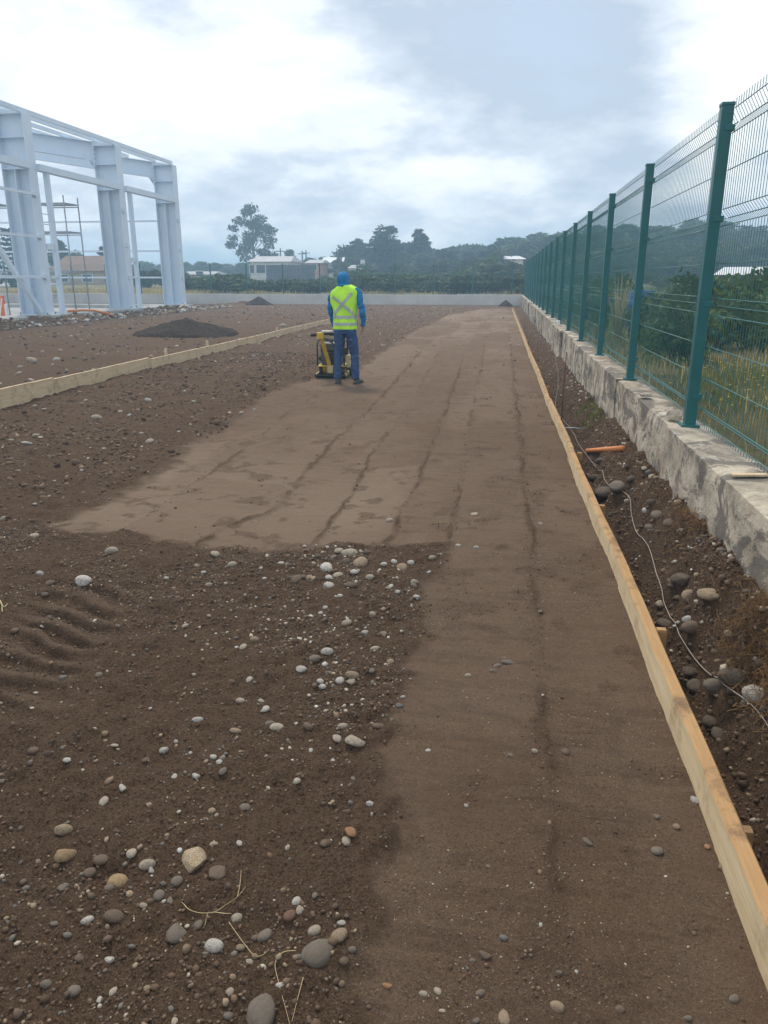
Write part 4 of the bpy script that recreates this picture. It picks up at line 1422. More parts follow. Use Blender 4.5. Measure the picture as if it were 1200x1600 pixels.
SOIL_T = ['brown', 'dark', 'brown', 'dark', 'grey']
SOILC = np.array([(0.083, 0.050, 0.030), (0.122, 0.076, 0.048), (0.167, 0.107, 0.067), (0.101, 0.063, 0.041), (0.212, 0.146, 0.096)])


def soil_tones(n):
    return SOILC[gr.integers(0, len(SOILC), n)] * gr.uniform(0.8, 1.2, (n, 1))


xy = spots(15000, -3.4, -0.2, 0.9, 4.6, loose, 1.0)
scatter('soil_crumbs', 'small crumbs of dark earth over the loose soil', xy, np.clip(gr.lognormal(-4.85, 0.45, len(xy)), 0.003, 0.035), soil_tones(len(xy)), 1, 0.35, 'pebble', 501, (0.55, 0.95), 0.22)
xy = spots(9000, -3.4, -0.2, 0.9, 4.6, loose, 0.85)
scatter('gravel', 'fine mixed gravel over the loose soil', xy, np.clip(gr.lognormal(-4.75, 0.42, len(xy)), 0.004, 0.028),
        pick_tones(len(xy), ['grey', 'brown', 'tan', 'brown', 'grey', 'brown', 'brown', 'grey', 'tan', 'brown', 'grey', 'brown', 'cream'], gr), 1, 0.3, 'pebble', 502)
xy = spots(420, -2.4, -0.3, 1.2, 4.5, scatter_zone)
scatter('gravel', 'pale pebbles raked together before the packed strips', xy, np.clip(gr.lognormal(-4.15, 0.38, len(xy)), 0.008, 0.04),
        pick_tones(len(xy), ['white', 'cream', 'cream', 'tan', 'grey', 'tan', 'brown'], gr), 2, 0.4, 'pebble', 503)
xy = spots(9000, -7.5, -3.0, 3.6, 17, lambda x, y: loose(x, y) * (x > -6.4), 0.9)
scatter('soil_crumbs', 'clods of dark earth on the rough ground', xy, np.clip(gr.lognormal(-3.75, 0.5, len(xy)), 0.01, 0.10), soil_tones(len(xy)), 1, 0.4, 'pebble', 504, (0.5, 0.9), 0.22)
xy = spots(1000, -6.4, -2.6, 4.6, 20, lambda x, y: loose(x, y) * (x > -6.4), 1.0)
scatter('gravel', 'pebbles on the rough ground before the left boards', xy, np.clip(gr.lognormal(-3.75, 0.4, len(xy)), 0.01, 0.06),
        pick_tones(len(xy), ['cream', 'tan', 'grey', 'brown', 'tan', 'grey', 'brown'], gr), 1, 0.4, 'pebble', 505)
xy = spots(3400, -17.8, -6.6, 10, 50, lambda x, y: 0.25 + 0.75 * sstep(-0.2, 0.6, fbm(x * 0.8, y * 0.8, 403, 3)), 1.0)
scatter('gravel', 'scattered stones between the left boards and the frame', xy, np.clip(gr.lognormal(-3.1, 0.5, len(xy)), 0.02, 0.18),
        pick_tones(len(xy), ['cream', 'tan', 'grey', 'brown', 'grey', 'brown', 'dark', 'brown'], gr), 1, 0.4, 'pebble', 506)
xy = spots(3600, -6.3, 0.5, 14, 50, lambda x, y: loose(x, y) + 0.04, 1.0)
scatter('gravel', 'scattered stones on the far rough ground', xy, np.clip(gr.lognormal(-3.4, 0.45, len(xy)), 0.015, 0.10),
        pick_tones(len(xy), ['cream', 'tan', 'grey', 'brown', 'brown'], gr), 1, 0.35, 'pebble', 507)
xy = spots(900, -17.75, -16.2, 12, 46, lambda x, y: 0.3 + 0.7 * sstep(0, 0.6, fbm(x, y, 405, 2)))
scatter('rubble', 'grey rubble banked along the concrete plinth', xy, np.clip(gr.lognormal(-2.0, 0.45, len(xy)), 0.06, 0.40),
        pick_tones(len(xy), ['cream', 'grey', 'white', 'grey', 'tan', 'brown'], gr), 1, 0.35, 'pebble', 508)
xy = spots(5200, -0.30, 0.70, 1.0, 12, seam_zone, 1.2)
scatter('soil_crumbs', 'loosened crumbs along the seams of the packed strips', xy, np.clip(gr.lognormal(-5.2, 0.4, len(xy)) * (1 + 0.06 * xy[:, 1]), 0.003, 0.02), soil_tones(len(xy)), 1, 0.3, 'pebble', 509)
xy = spots(1500, -3.3, -0.3, 4.4, 14, seam_zone, 1.2)
scatter('soil_crumbs', 'loosened crumbs along the far seams', xy, np.clip(gr.lognormal(-4.6, 0.4, len(xy)), 0.005, 0.025), soil_tones(len(xy)), 1, 0.3, 'pebble', 510)
xy = spots(9000, -0.30, 0.70, 1.0, 4.6, lambda x, y: compact_mask(x, y) * (0.2 + 0.8 * sstep(-0.3, 0.5, fbm(x * 3, y * 3, 409, 3))), 1.0)
scatter('grit', 'fine grit pressed into the packed strip', xy, np.clip(gr.lognormal(-5.5, 0.40, len(xy)), 0.0025, 0.012), np.concatenate([soil_tones(len(xy) - len(xy) // 3), pick_tones(len(xy) // 3, ['grey', 'tan', 'cream', 'brown', 'grey'], gr)]), 1, 0.5, 'pebble', 513)
xy = spots(9000, 0.77, 1.16, 1.6, 14, lambda x, y: 0.4 + 0.6 * sstep(-0.3, 0.5, fbm(x * 3, y * 3, 407, 2)), 1.3)
scatter('soil_crumbs', 'crumbled earth in the trench', xy, np.clip(gr.lognormal(-4.5, 0.5, len(xy)), 0.005, 0.05), soil_tones(len(xy)), 1, 0.35, 'pebble', 511, (0.5, 0.9), 0.22)
xy = spots(1500, 0.78, 1.15, 1.8, 30, lambda x, y: 0.3 + 0.7 * sstep(0.85, 1.1, x), 1.3)
scatter('gravel', 'pebbles on the trench slope', xy, np.clip(gr.lognormal(-4.0, 0.5, len(xy)), 0.008, 0.06),
        pick_tones(len(xy), ['cream', 'grey', 'brown', 'grey', 'tan', 'dark', 'white'], gr), 1, 0.3, 'pebble', 512)

# ------------------------------------------------------------------ small things in the trench and on the soil
p0, p1 = hit(917, 709)[0], hit(971, 710)[0]
pz = max(p0.z, p1.z) + 0.02
tag(MB().tube([(p0.x, p0.y, p0.z + 0.03), (p1.x + 0.02, p1.y + 0.05, p1.z + 0.045)], 0.022, 14).build('plastic_pipe', M['orange'], None, True), 'short orange plastic pipe lying across the trench', 'pipe')
tag(MB().tube([(0.775, 9.35, -0.25), (0.772, 9.36, 0.4), (0.778, 9.37, 0.78)], 0.007, 6).build('steel_rod', M['rebar'], None, True), 'thin rusty steel rod stuck upright behind the trench boards', 'rod')
tag(MB().tube([(0.70, 8.05, 0.112), (0.80, 8.02, 0.118), (0.93, 8.0, 0.11)], 0.006, 6).build('steel_pin', M['galv'], None, True), 'short bright steel pin resting across the form board', 'pin')
cable = []
for q in [(868, 560), (872, 600), (868, 640), (890, 672), (905, 700), (935, 740), (952, 765), (981, 780), (986, 810), (994, 838), (1012, 860), (1025, 905), (1036, 948), (1060, 1000), (1092, 1048), (1130, 1080), (1172, 1112), (1200, 1150), (1215, 1200)]:
    h_ = hit(*q)
    if h_:
        cable.append(h_[0] + Vector((0, 0, 0.03)))
pts = []
for i in range(len(cable) - 1):
    for u in (0, 0.25, 0.5, 0.75):
        a = cable[max(i - 1, 0)]
        b, c_, d_ = cable[i], cable[i + 1], cable[min(i + 2, len(cable) - 1)]
        q = 0.5 * ((2 * b) + (c_ - a) * u + (2 * a - 5 * b + 4 * c_ - d_) * u * u + (3 * b - a - 3 * c_ + d_) * u ** 3)
        q.z = max(q.z, gz(q.x, q.y) + 0.012)
        if not (0.62 < q.x < 0.76 and q.y < 12 and q.z < 0.11):
            pts.append(q)
        else:
            q.z = 0.115
            pts.append(q)
tag(MB().tube(pts, 0.0023, 6).build('loose_wire', M['string'], None, True), 'thin pale wire snaking along the trench over the cobbles', 'wire')


def spline(P_, n):
    out = []
    for i in range(len(P_) - 1):
        a, b, c_, d_ = P_[max(i - 1, 0)], P_[i], P_[i + 1], P_[min(i + 2, len(P_) - 1)]
        for k in range(n):
            u = k / n
            out.append(0.5 * ((2 * b) + (c_ - a) * u + (2 * a - 5 * b + 4 * c_ - d_) * u * u + (3 * b - a - 3 * c_ + d_) * u ** 3))
    return out + [P_[-1]]


def straw(name, pxs, r, label):
    root = None
    first = True
    for poly in pxs:
        P_ = []
        for i, q in enumerate(poly):
            h_ = hit(*q)[0]
            P_.append(h_ + Vector((0, 0, 0.006)))
        P2 = spline(P_, 5)
        mb = MB().tube(P2, [r * (1 - 0.6 * i / len(P2)) for i in range(len(P2))], 5)
        if first:
            root = mb.build(name, M['straw'], None, True)
            tag(root, label, 'straw', 'dry straw stems')
            first = False
        else:
            mb.build('side_stem', M['straw'], root, True)


straw('dry_straw', [[(288, 1416), (296, 1424), (312, 1429), (335, 1428), (352, 1417), (371, 1404), (384, 1388)], [(371, 1404), (375, 1385), (377, 1362)], [(288, 1416), (284, 1412)], [(335, 1428), (352, 1430), (362, 1430)], [(325, 1429), (320, 1450)]],
      0.0012, 'forked dry straw stem curved like a hook between grey cobbles')
straw('dry_straw', [[(358, 1444), (380, 1475), (398, 1496), (412, 1494), (420, 1486)]], 0.0011, 'single straight dry straw stem above the biggest grey cobble')
straw('dry_straw', [[(463, 1488), (442, 1491), (430, 1508), (436, 1540), (444, 1570), (452, 1600), (456, 1625)], [(474, 1530), (466, 1560), (456, 1600)]], 0.0011, 'bent dry straw stem forking beside the biggest grey cobble')
straw('dry_straw', [[(0, 940), (6, 950), (12, 945)], [(3, 948), (4, 958)]], 0.004, 'small dry tuft of straw beside the tyre print')

# dry roots hanging out of the bank under the wall
V, F = [], []
rr = random.Random(9)
for _ in range(2600):
    y = rr.choice([rr.uniform(1.9, 4.6), rr.gauss(2.75, 0.25), rr.uniform(4.6, 9.0)])
    if y > 4.6 and rr.random() < 0.6:
        continue
    x = rr.uniform(0.98, 1.15)
    dens = math.sin(y * 3.1) + math.sin(y * 7.7 + 1) + (1.2 if abs(y - 2.8) < 0.35 else 0)
    if dens < 0.2:
        continue
    p = Vector((x, y, gz(x, y) + 0.004))
    d = Vector((rr.uniform(-1, 0.1), rr.uniform(-1, 1), rr.uniform(-0.2, 0.55))).normalized()
    L = rr.uniform(0.03, 0.11)
    w = rr.uniform(0.0008, 0.0018)
    base = len(V)
    for k in range(4):
        q = p + d * (L * k / 3) + Vector((rr.uniform(-1, 1), rr.uniform(-1, 1), rr.uniform(-0.4, 0.8))) * 0.008 * k
        q.z = max(q.z, gz(q.x, q.y) + 0.001)
        V += [q + Vector((0, w, 0)), q + Vector((w, -w, 0)), q + Vector((-w, -w * 0.5, w))]
    for k in range(3):
        for j in range(3):
            F.append((base + k * 3 + j, base + k * 3 + (j + 1) % 3, base + k * 3 + 3 + (j + 1) % 3, base + k * 3 + 3 + j))
tag(link('dry_roots', np_mesh('dry_roots', [tuple(v) for v in V], F, M['roots'])), 'brown dry roots hanging from the bank below the wall', kind='stuff')

# odds and ends on top of the wall
for i, (x, y, a, b, h, rz, m, lab) in enumerate([
        (1.25, 5.62, 0.09, 0.20, 0.05, 0.2, 'concrete', 'broken concrete lump on the wall beside the first fence post'),
        (1.28, 3.95, 0.19, 0.045, 0.012, 0.1, 'pine_grey', 'short weathered timber offcut on top of the wall'),
        (1.24, 6.7, 0.10, 0.12, 0.03, 0.7, 'concrete', 'flat concrete crumb on the wall between two fence posts'),
        (1.25, 17.8, 0.10, 0.10, 0.08, 0.3, 'white', 'small white lump on the wall far along the fence')]):
    mb = MB()
    r_ = random.Random(i + 60)
    mb.rings([[Vector((math.cos(t * math.pi / 4) * a * 0.5 * r_.uniform(0.75, 1.1) * k, math.sin(t * math.pi / 4) * b * 0.5 * r_.uniform(0.75, 1.1) * k, z)) for t in range(8)] for z, k in ((0, 0.95), (h * 0.6, 1.0), (h, 0.8))])
    nm = 'timber_offcut' if 'timber' in lab else 'concrete_lump'
    if nm == 'timber_offcut':
        mb = MB().box(-a / 2, a / 2, -b / 2, b / 2, 0, h)
    o = mb.build(nm, M[m], None, False, 0.004)
    o.location = (x, y, WALL_TOP + 0.012)
    o.rotation_euler = (0, 0, rz)
    tag(o, lab, 'offcut' if nm == 'timber_offcut' else 'rubble')


# ------------------------------------------------------------------ trees and shrubs
def leaf_quads(C, size, r, flat=0.0, aspect=1.6):
    """Leaf sprays (bent quads) at the points C with random attitude."""
    n = len(C)
    nrm = r.normal(size=(n, 3))
    nrm[:, 2] = nrm[:, 2] * (1 - flat) + flat * 2.0
    nrm /= np.linalg.norm(nrm, axis=1)[:, None]
    t = np.cross(nrm, r.normal(size=(n, 3)))
    t /= np.linalg.norm(t, axis=1)[:, None] + 1e-9
    b = np.cross(nrm, t)
    s = size * r.uniform(0.55, 1.35, (n, 1))
    a_, b_ = t * s * aspect * 0.5, b * s * 0.5
    V = np.stack([C - a_, C + b_ * 0.9 - nrm * s * 0.12, C + a_, C - b_ * 0.9 - nrm * s * 0.12], 1)
    return V.reshape(-1, 3)


def crown_mesh(name, blobs, n, size, mat, seed, flat=0.0, shell=0.55, dark=0.55):
    """blobs: rows of cx, cy, cz, rx, ry, rz."""
    r = np.random.default_rng(seed)
    B = np.array(blobs, float)
    w = (B[:, 3] * B[:, 4] * B[:, 5]) ** (2 / 3.0)
    k = r.choice(len(B), n, p=w / w.sum())
    d = r.normal(size=(n, 3))
    d /= np.linalg.norm(d, axis=1)[:, None]
    rad = shell + (1 - shell) * r.random(n) ** 0.6
    rad *= 1 + 0.16 * r.normal(size=n)
    C = B[k, :3] + d * rad[:, None] * B[k, 3:]
    V = leaf_quads(C, size, r, flat)
    F = np.arange(n * 4).reshape(n, 4)
    tone = r.uniform(0.7, 1.35, (len(B), 1))[k] * r.uniform(0.72, 1.28, (n, 1))
    hue = np.concatenate([tone * r.uniform(0.9, 1.15, (n, 1)), tone, tone * r.uniform(0.8, 1.05, (n, 1))], 1)
    return np_mesh(name, V, F, M[mat], False, np.repeat(hue, 4, axis=0))


def limbs(mb, base, targets, r0, r):
    for t in targets:
        t = Vector(t)
        m = base.lerp(t, 0.5) + Vector((r.uniform(-1, 1), r.uniform(-1, 1), r.uniform(-0.2, 0.6))) * (t - base).length * 0.10
        mb.tube([base, m, t], [r0, r0 * 0.6, r0 * 0.2], 5)


def tree_broad(seed, h=10.0, w=8.0, n=5200, mat='leaf_broad', size=0.42, base=0.16, blobs=22):
    r = random.Random(seed)
    B = []
    for _ in range(blobs):
        a, u = r.uniform(0, 6.28), r.random()
        z = h * (base + 0.08 + (0.80 - base) * u)
        k = math.sin(math.pi * min(1, 0.22 + 0.74 * u)) * w * 0.5 * r.uniform(0.25, 0.82)
        s = w * r.uniform(0.13, 0.22)
        B.append((k * math.cos(a), k * math.sin(a), z, s, s, s * r.uniform(0.7, 0.95)))
    B.append((0, 0, h * 0.55, w * 0.26, w * 0.26, h * 0.26))
    cm = crown_mesh('crown', B, n, size, mat, seed)
    mb = MB()
    mb.tube([(0, 0, -0.4), (0.05 * w * 0.2, 0, h * 0.2), (0, 0.04 * w * 0.3, h * 0.55), (0, 0, h * 0.8)], [h * 0.028, h * 0.022, h * 0.013, h * 0.004], 8)
    limbs(mb, Vector((0, 0, h * 0.25)), [b[:3] for b in B[:9]], h * 0.010, r)
    return cm, mb.mesh('trunk', M['bark'], True)


def tree_eucalypt(seed, h=14.0, w=10.0):
    r = random.Random(seed)
    B, T = [], []
    for u, k, a in ((0.95, 0.10, 2.4), (0.90, 0.22, 3.4), (0.82, 0.30, 0.3), (0.80, 0.52, 3.0), (0.74, 0.15, 5.0), (0.70, 0.78, 3.3), (0.70, 0.50, 0.2), (0.66, 0.74, 6.2), (0.60, 0.40, 2.2),
                    (0.58, 0.92, 2.9), (0.55, 0.62, 0.5), (0.53, 0.2, 4.2), (0.48, 0.86, 3.5), (0.46, 0.75, 5.9), (0.44, 0.38, 3.0), (0.38, 0.62, 2.7), (0.36, 0.45, 0.0), (0.34, 0.70, 0.3), (0.30, 0.35, 3.3), (0.64, 0.55, 1.5), (0.5, 0.6, 4.6), (0.76, 0.5, 1.8), (0.4, 0.5, 1.2)):
        x, y = k * w * 0.5 * math.cos(a), k * w * 0.5 * math.sin(a)
        s = w * r.uniform(0.085, 0.135)
        B.append((x, y, h * u, s * 1.25, s * 1.25, s * 0.72))
        T.append((x, y, h * u - s * 0.3))
    cm = crown_mesh('crown', B, 3600, 0.36, 'leaf_euc', seed, 0.0, 0.35)
    mb = MB()
    mb.tube([(0, 0, -0.5), (0.1, 0, h * 0.25), (-0.15, 0, h * 0.5), (0.1, 0, h * 0.75), (-0.3, 0.2, h * 0.94)], [h * 0.026, h * 0.02, h * 0.014, h * 0.008, h * 0.003], 8)
    for t in T:
        z0 = max(h * 0.18, t[2] * 0.62)
        limbs(mb, Vector((0, 0, z0)), [t], h * 0.0075, r)
    return cm, mb.mesh('trunk', M['bark'], True)


def tree_cypress(seed, h=13.0, w=9.0, n=5200):
    """Wind-combed conifer with flat tiers."""
    r = random.Random(seed)
    B = []
    tiers = 11
    for i in range(tiers):
        u = i / (tiers - 1)
        z = h * (0.20 + 0.76 * u)
        ww = w * 0.5 * (1.0 - 0.62 * u ** 1.3) * r.uniform(0.85, 1.1)
        for k in range(5 if u < 0.8 else 3):
            a = 6.28 * k / 5 + r.uniform(-0.5, 0.5) + i
            d = ww * r.uniform(0.35, 0.75)
            B.append((d * math.cos(a), d * math.sin(a), z + r.uniform(-0.25, 0.25), ww * 0.52, ww * 0.52, h * 0.045))
    B.append((0, 0, h * 0.5, w * 0.24, w * 0.24, h * 0.36))
    cm = crown_mesh('crown', B, 8000, 0.40, 'leaf_conifer', seed, 0.45, 0.25)
    mb = MB().tube([(0, 0, -0.4), (0, 0, h * 0.5), (0, 0, h * 0.97)], [h * 0.03, h * 0.018, h * 0.003], 8)
    limbs(mb, Vector((0, 0, h * 0.3)), [b[:3] for b in B[:8]], h * 0.009, r)
    return cm, mb.mesh('trunk', M['bark'], True)


def tree_araucaria(seed, h=12.0, w=7.0):
    r = random.Random(seed)
    B, T = [], []
    for i in range(9):
        z = h * (0.28 + 0.085 * i)
        for k in range(6):
            a = 6.28 * k / 6 + i * 0.5
            L = w * 0.5 * (1 - 0.065 * i) * r.uniform(0.8, 1.05)
            for q in (0.55, 0.85, 1.0):
                B.append((L * q * math.cos(a), L * q * math.sin(a), z + 0.25 * q * q * L * 0.6, w * 0.07, w * 0.07, w * 0.045))
            T.append((L * math.cos(a), L * math.sin(a), z + 0.12 * L))
    cm = crown_mesh('crown', B, 3800, 0.30, 'leaf_conifer', seed, 0.1, 0.2)
    mb = MB().tube([(0, 0, -0.4), (0, 0, h * 0.6), (0, 0, h)], [h * 0.025, h * 0.017, h * 0.004], 8)
    for t in T:
        mb.tube([(0, 0, t[2] - 0.1), t], [0.05, 0.015], 4)
    return cm, mb.mesh('trunk', M['bark'], True)


def shrub_mesh(seed, h=2.0, w=2.6, n=2600, mat='leaf_shrub', size=0.13):
    r = random.Random(seed)
    B = []
    for _ in range(16):
        a, k = r.uniform(0, 6.28), r.uniform(0.1, 0.42) * w
        s = w * r.uniform(0.12, 0.2)
        B.append((k * math.cos(a), k * math.sin(a), h * r.uniform(0.22, 0.78), s, s, s * 0.9))
    cm = crown_mesh('crown', B, n, size, mat, seed, 0.0, 0.3)
    mb = MB()
    for b in B[:8]:
        mb.tube([(b[0] * 0.2, b[1] * 0.2, -0.1), (b[0] * 0.6, b[1] * 0.6, b[2] * 0.6), b[:3]], [0.03, 0.02, 0.006], 5)
    return cm, mb.mesh('stems', M['bark'], True)


PROTO = {}
for i in range(4):
    PROTO[f'broad{i}'] = (tree_broad(800 + i, 10, (8.5, 7.0, 9.5, 6.5)[i]), 10.0, 'tree')
for i in range(2):
    PROTO[f'tall{i}'] = (tree_broad(820 + i, 12, (6.0, 7.0)[i], 4600, 'leaf_broad', 0.40, 0.10, 20), 12.0, 'tree')
for i in range(3):
    PROTO[f'cypress{i}'] = (tree_cypress(840 + i, 13, (9.5, 8.5, 7)[i]), 13.0, 'tree')
PROTO['euc'] = (tree_eucalypt(861), 14.0, 'tree')
PROTO['arau'] = (tree_araucaria(870), 12.0, 'tree')
PROTO['poplar'] = (tree_broad(880, 12, 3.4, 3600, 'leaf_broad', 0.36, 0.04, 18), 12.0, 'tree')
for i in range(3):
    PROTO[f'shrub{i}'] = (shrub_mesh(900 + i, 2.0, (2.6, 3.0, 2.2)[i]), 2.0, 'shrub')
for i in range(2):
    PROTO[f'hedge{i}'] = (shrub_mesh(910 + i, 3.0, (4.4, 5.2)[i], 3000, 'leaf_broad', 0.26), 3.0, 'shrub')
PROTO['sparse'] = (shrub_mesh(920, 3.0, 2.6, 420, 'leaf_broad', 0.24), 3.0, 'shrub')


def plant(kind, x, y, h, label, group=None, wk=1.0, name=None, rz=None):
    (cm, tm), h0, cat = PROTO[kind]
    root = empty(name or {'tree': 'tree', 'shrub': 'shrub'}[cat], (x, y, gz(x, y) - 0.05), random.uniform(0, 6.28) if rz is None else rz)
    s = h / h0
    root.scale = (s * wk, s * wk, s)
    tag(root, label, cat, group)
    link('crown', cm, root)
    link('trunk' if cat == 'tree' else 'stems', tm, root)
    return root


def plant_px(kind, px, ytop, Y, label, group=None, wk=1.0, name=None, rz=None):
    """A tree at distance Y whose top shows at height ytop of the photograph."""
    p = depth_point(px, ytop, Y)
    b = gz(p.x, Y)
    return plant(kind, p.x, Y, max(1.0, p.z - b), label, group, wk, name, rz)


plant_px('euc', 393, 320, 128, 'tall lone eucalyptus with open airy crown above the white house', None, 1.0, 'eucalyptus_tree', 0.0)
plant_px('broad1', 452, 389, 132, 'dense round tree standing alone beside the eucalyptus', None, 0.9)
plant_px('cypress0', 600, 353, 118, 'broad dark cypress with a flat layered top, the tallest in the far wood', None, 1.45, 'cypress_tree')
plant_px('cypress1', 656, 357, 124, 'narrower dark cypress next to the tallest layered one', None, 1.25, 'cypress_tree')
plant_px('cypress2', 558, 372, 130, 'dark bushy cypress behind the small white hut', None, 1.7, 'cypress_tree')
plant_px('sparse', 541, 353, 112, 'thin nearly bare treetop rising beside the dark cypress', None, 0.5, 'tree')
plant_px('sparse', 632, 372, 110, 'thin pale treetop between the two layered cypresses', None, 0.5, 'tree')
plant_px('arau', 14, 356, 88, 'tiered monkey-puzzle tree behind the brown-roofed house', None, 1.0, 'monkey_puzzle_tree')
plant_px('broad3', 88, 372, 100, 'broad tree behind the brown roof seen through the frame', None, 1.1)
plant_px('broad0', 118, 388, 104, 'lower round tree at the end of the brown roof', None, 0.9)
plant_px('poplar', 160, 378, 92, 'tall round-topped dark tree beside the middle steel column', None, 1.5)

WOOD = 'trees of the far wood'
SKY = ([225, 290, 350, 440, 520, 545, 575, 620, 680, 700, 740, 775, 800, 830, 870, 900, 1000, 1100, 1200, 1330],
       [406, 408, 407, 402, 400, 386, 384, 384, 384, 381, 379, 367, 373, 368, 359, 353, 350, 346, 352, 350])
tr = random.Random(21)


def wood_row(x0, x1, step, Y, drop, kinds, label, jit=6, wk=1.15):
    px = x0
    while px < x1:
        yt = float(np.interp(px, *SKY)) + drop + tr.uniform(-jit * 0.4, jit)
        plant_px(tr.choice(kinds), px, yt, Y * tr.uniform(0.96, 1.05), label, WOOD, wk * tr.uniform(0.85, 1.25))
        px += step * tr.uniform(0.75, 1.25)


BR = ['broad0', 'broad1', 'broad2', 'broad3']
wood_row(505, 1250, 18, 138, -1, BR + ['cypress1', 'tall0', 'tall1'], 'dark tree on the crest of the wooded hill', 13, 1.8)
wood_row(500, 1260, 30, 118, 9, BR + ['tall0', 'cypress2'], 'dense tree halfway up the wooded hill', 7, 2.0)
wood_row(545, 1260, 38, 97, 22, BR + ['tall1'], 'bushy tree at the foot of the wooded hill', 8, 2.0)
wood_row(222, 520, 22, 150, 1, BR, 'distant low tree on the skyline behind the houses', 5, 2.0)
wood_row(214, 400, 30, 84, 18, ['hedge0', 'hedge1', 'broad2'], 'leafy bush between the houses and the far wall', 6, 1.2)
wood_row(490, 830, 24, 76, 36, ['hedge0', 'hedge1'], 'leafy bush along the edge of the dry grass', 8, 1.6)
for px in np.arange(300, 805, 17):
    pp = depth_point(px, 440, 68)
    top = 431 + tr.uniform(-7, 6)
    plant_px(tr.choice(['hedge0', 'hedge1']), px, top, 57.5 + tr.uniform(-1.8, 3), 'low bush just behind the far boundary wall', 'bushes behind the far wall', tr.uniform(1.5, 2.0))
for px in (830, 895, 965, 1040, 1090):
    plant_px(tr.choice(['hedge0', 'hedge1', 'broad1']), px, 418 + tr.uniform(-6, 10), 66 + tr.uniform(-6, 8), 'tall bush across the field beyond the wire fence', 'bushes across the field', tr.uniform(0.9, 1.3))
for i, px in enumerate((15, 60, 232, 255)):
    plant_px('hedge0', px, (425, 428, 418, 420)[i], 72, 'leafy bush behind the steel frame', 'bushes behind the steel frame', 1.2)

# dry grass strip behind the far wall
def grass(name, label, n, xr, yr, hgt, wid, mat, seed, keep=None):
    r = np.random.default_rng(seed)
    x, y = r.uniform(*xr, n), r.uniform(yr[0], yr[1], n)
    if keep is not None:
        k = r.random(n) < keep(x, y)
        x, y = x[k], y[k]
        n = len(x)
    z = surf(x, y)
    h = hgt * r.uniform(0.45, 1.4, n) * (0.6 + 0.5 * (1 + vnoise(x * 1.3, y * 1.3, seed)))
    a = r.uniform(0, 6.28, n)
    lean = r.uniform(0.1, 0.6, n) * h
    w = wid * r.uniform(0.6, 1.3, n)
    dx, dy = np.cos(a), np.sin(a)
    V = np.stack([np.stack([x - dy * w, y + dx * w, z], 1), np.stack([x + dy * w, y - dx * w, z], 1),
                  np.stack([x + dx * lean * 0.35 + dy * w * 0.7, y + dy * lean * 0.35 - dx * w * 0.7, z + h * 0.6], 1),
                  np.stack([x + dx * lean * 0.35 - dy * w * 0.7, y + dy * lean * 0.35 + dx * w * 0.7, z + h * 0.6], 1),
                  np.stack([x + dx * lean, y + dy * lean, z + h], 1)], 1).reshape(-1, 3)
    b = (np.arange(n) * 5)[:, None]
    F = np.concatenate([b + np.array([[0, 1, 2]]), b + np.array([[0, 2, 3]]), b + np.array([[3, 2, 4]])])
    tone = r.uniform(0.6, 1.4, (n, 1)) * np.array([[1.0, 1.0, 0.9]])
    return tag(link(name, np_mesh(name, V, F, M[mat], False, np.repeat(tone, 5, axis=0))), label, kind='stuff')


grass('dry_grass', 'straw-coloured dry grass behind the far wall', 26000, (-36, 1.2), (52.6, 60), 0.20, 0.02, 'leaf_dry', 31,
      lambda x, y: 0.06 + 0.7 * sstep(0.1, 0.7, fbm(x * 0.35, y * 0.35, 33, 3)))
grass('field_grass', 'green and straw grass in the field beyond the fence', 30000, (1.46, 7.5), (1.5, 16), 0.12, 0.004, 'blade', 35,
      lambda x, y: (0.15 + 0.85 * sstep(-0.2, 0.5, fbm(x * 0.8, y * 0.8, 37, 3))) * sstep(9, 1.5, x - 0.2 * y))
grass('field_grass', 'dry straw grass mixed into the field beyond the fence', 26000, (1.46, 9), (1.5, 22), 0.15, 0.005, 'leaf_dry', 39,
      lambda x, y: 0.22 + 0.78 * sstep(0.0, 0.6, fbm(x * 0.6 + 9, y * 0.6, 41, 3)))
grass('field_grass', 'rough green grass across the far field', 26000, (1.6, 34), (14, 60), 0.45, 0.02, 'blade', 43,
      lambda x, y: (x < 0.75 * y) * (0.3 + 0.7 * sstep(-0.2, 0.5, fbm(x * 0.3, y * 0.3, 45, 3))))
grass('trench_weeds', 'small green weeds at the foot of the wall', 500, (0.95, 1.14), (8.2, 9.6), 0.07, 0.003, 'blade', 47)

# shrubs just beyond the fence
FS = 'shrubs just beyond the fence'
for i, (k, x, y, h, lab) in enumerate([
        ('shrub0', 2.55, 11.4, 1.0, 'dense dark green shrub behind the second fence panel'), ('shrub1', 3.9, 13.0, 0.95, 'spreading green shrub at the edge of the dry field'),
        ('shrub2', 2.5, 13.4, 1.0, 'small green shrub beside the dead straw clump'), ('shrub1', 3.3, 13.6, 1.25, 'rounded shrub near the blue barrel'),
        ('shrub0', 2.5, 18.5, 1.2, 'green shrub far along the fence'), ('shrub2', 3.2, 22.5, 1.4, 'loose green shrub far along the fence'), ('shrub1', 2.6, 27.0, 1.3, 'broad shrub farthest along the fence'),
        ('shrub2', 4.9, 17.0, 1.3, 'leafy shrub standing out in the field'), ('shrub0', 6.6, 22.0, 1.5, 'leafy shrub before the pale-roofed shed')]):
    plant(k, x, y, h, lab, FS)
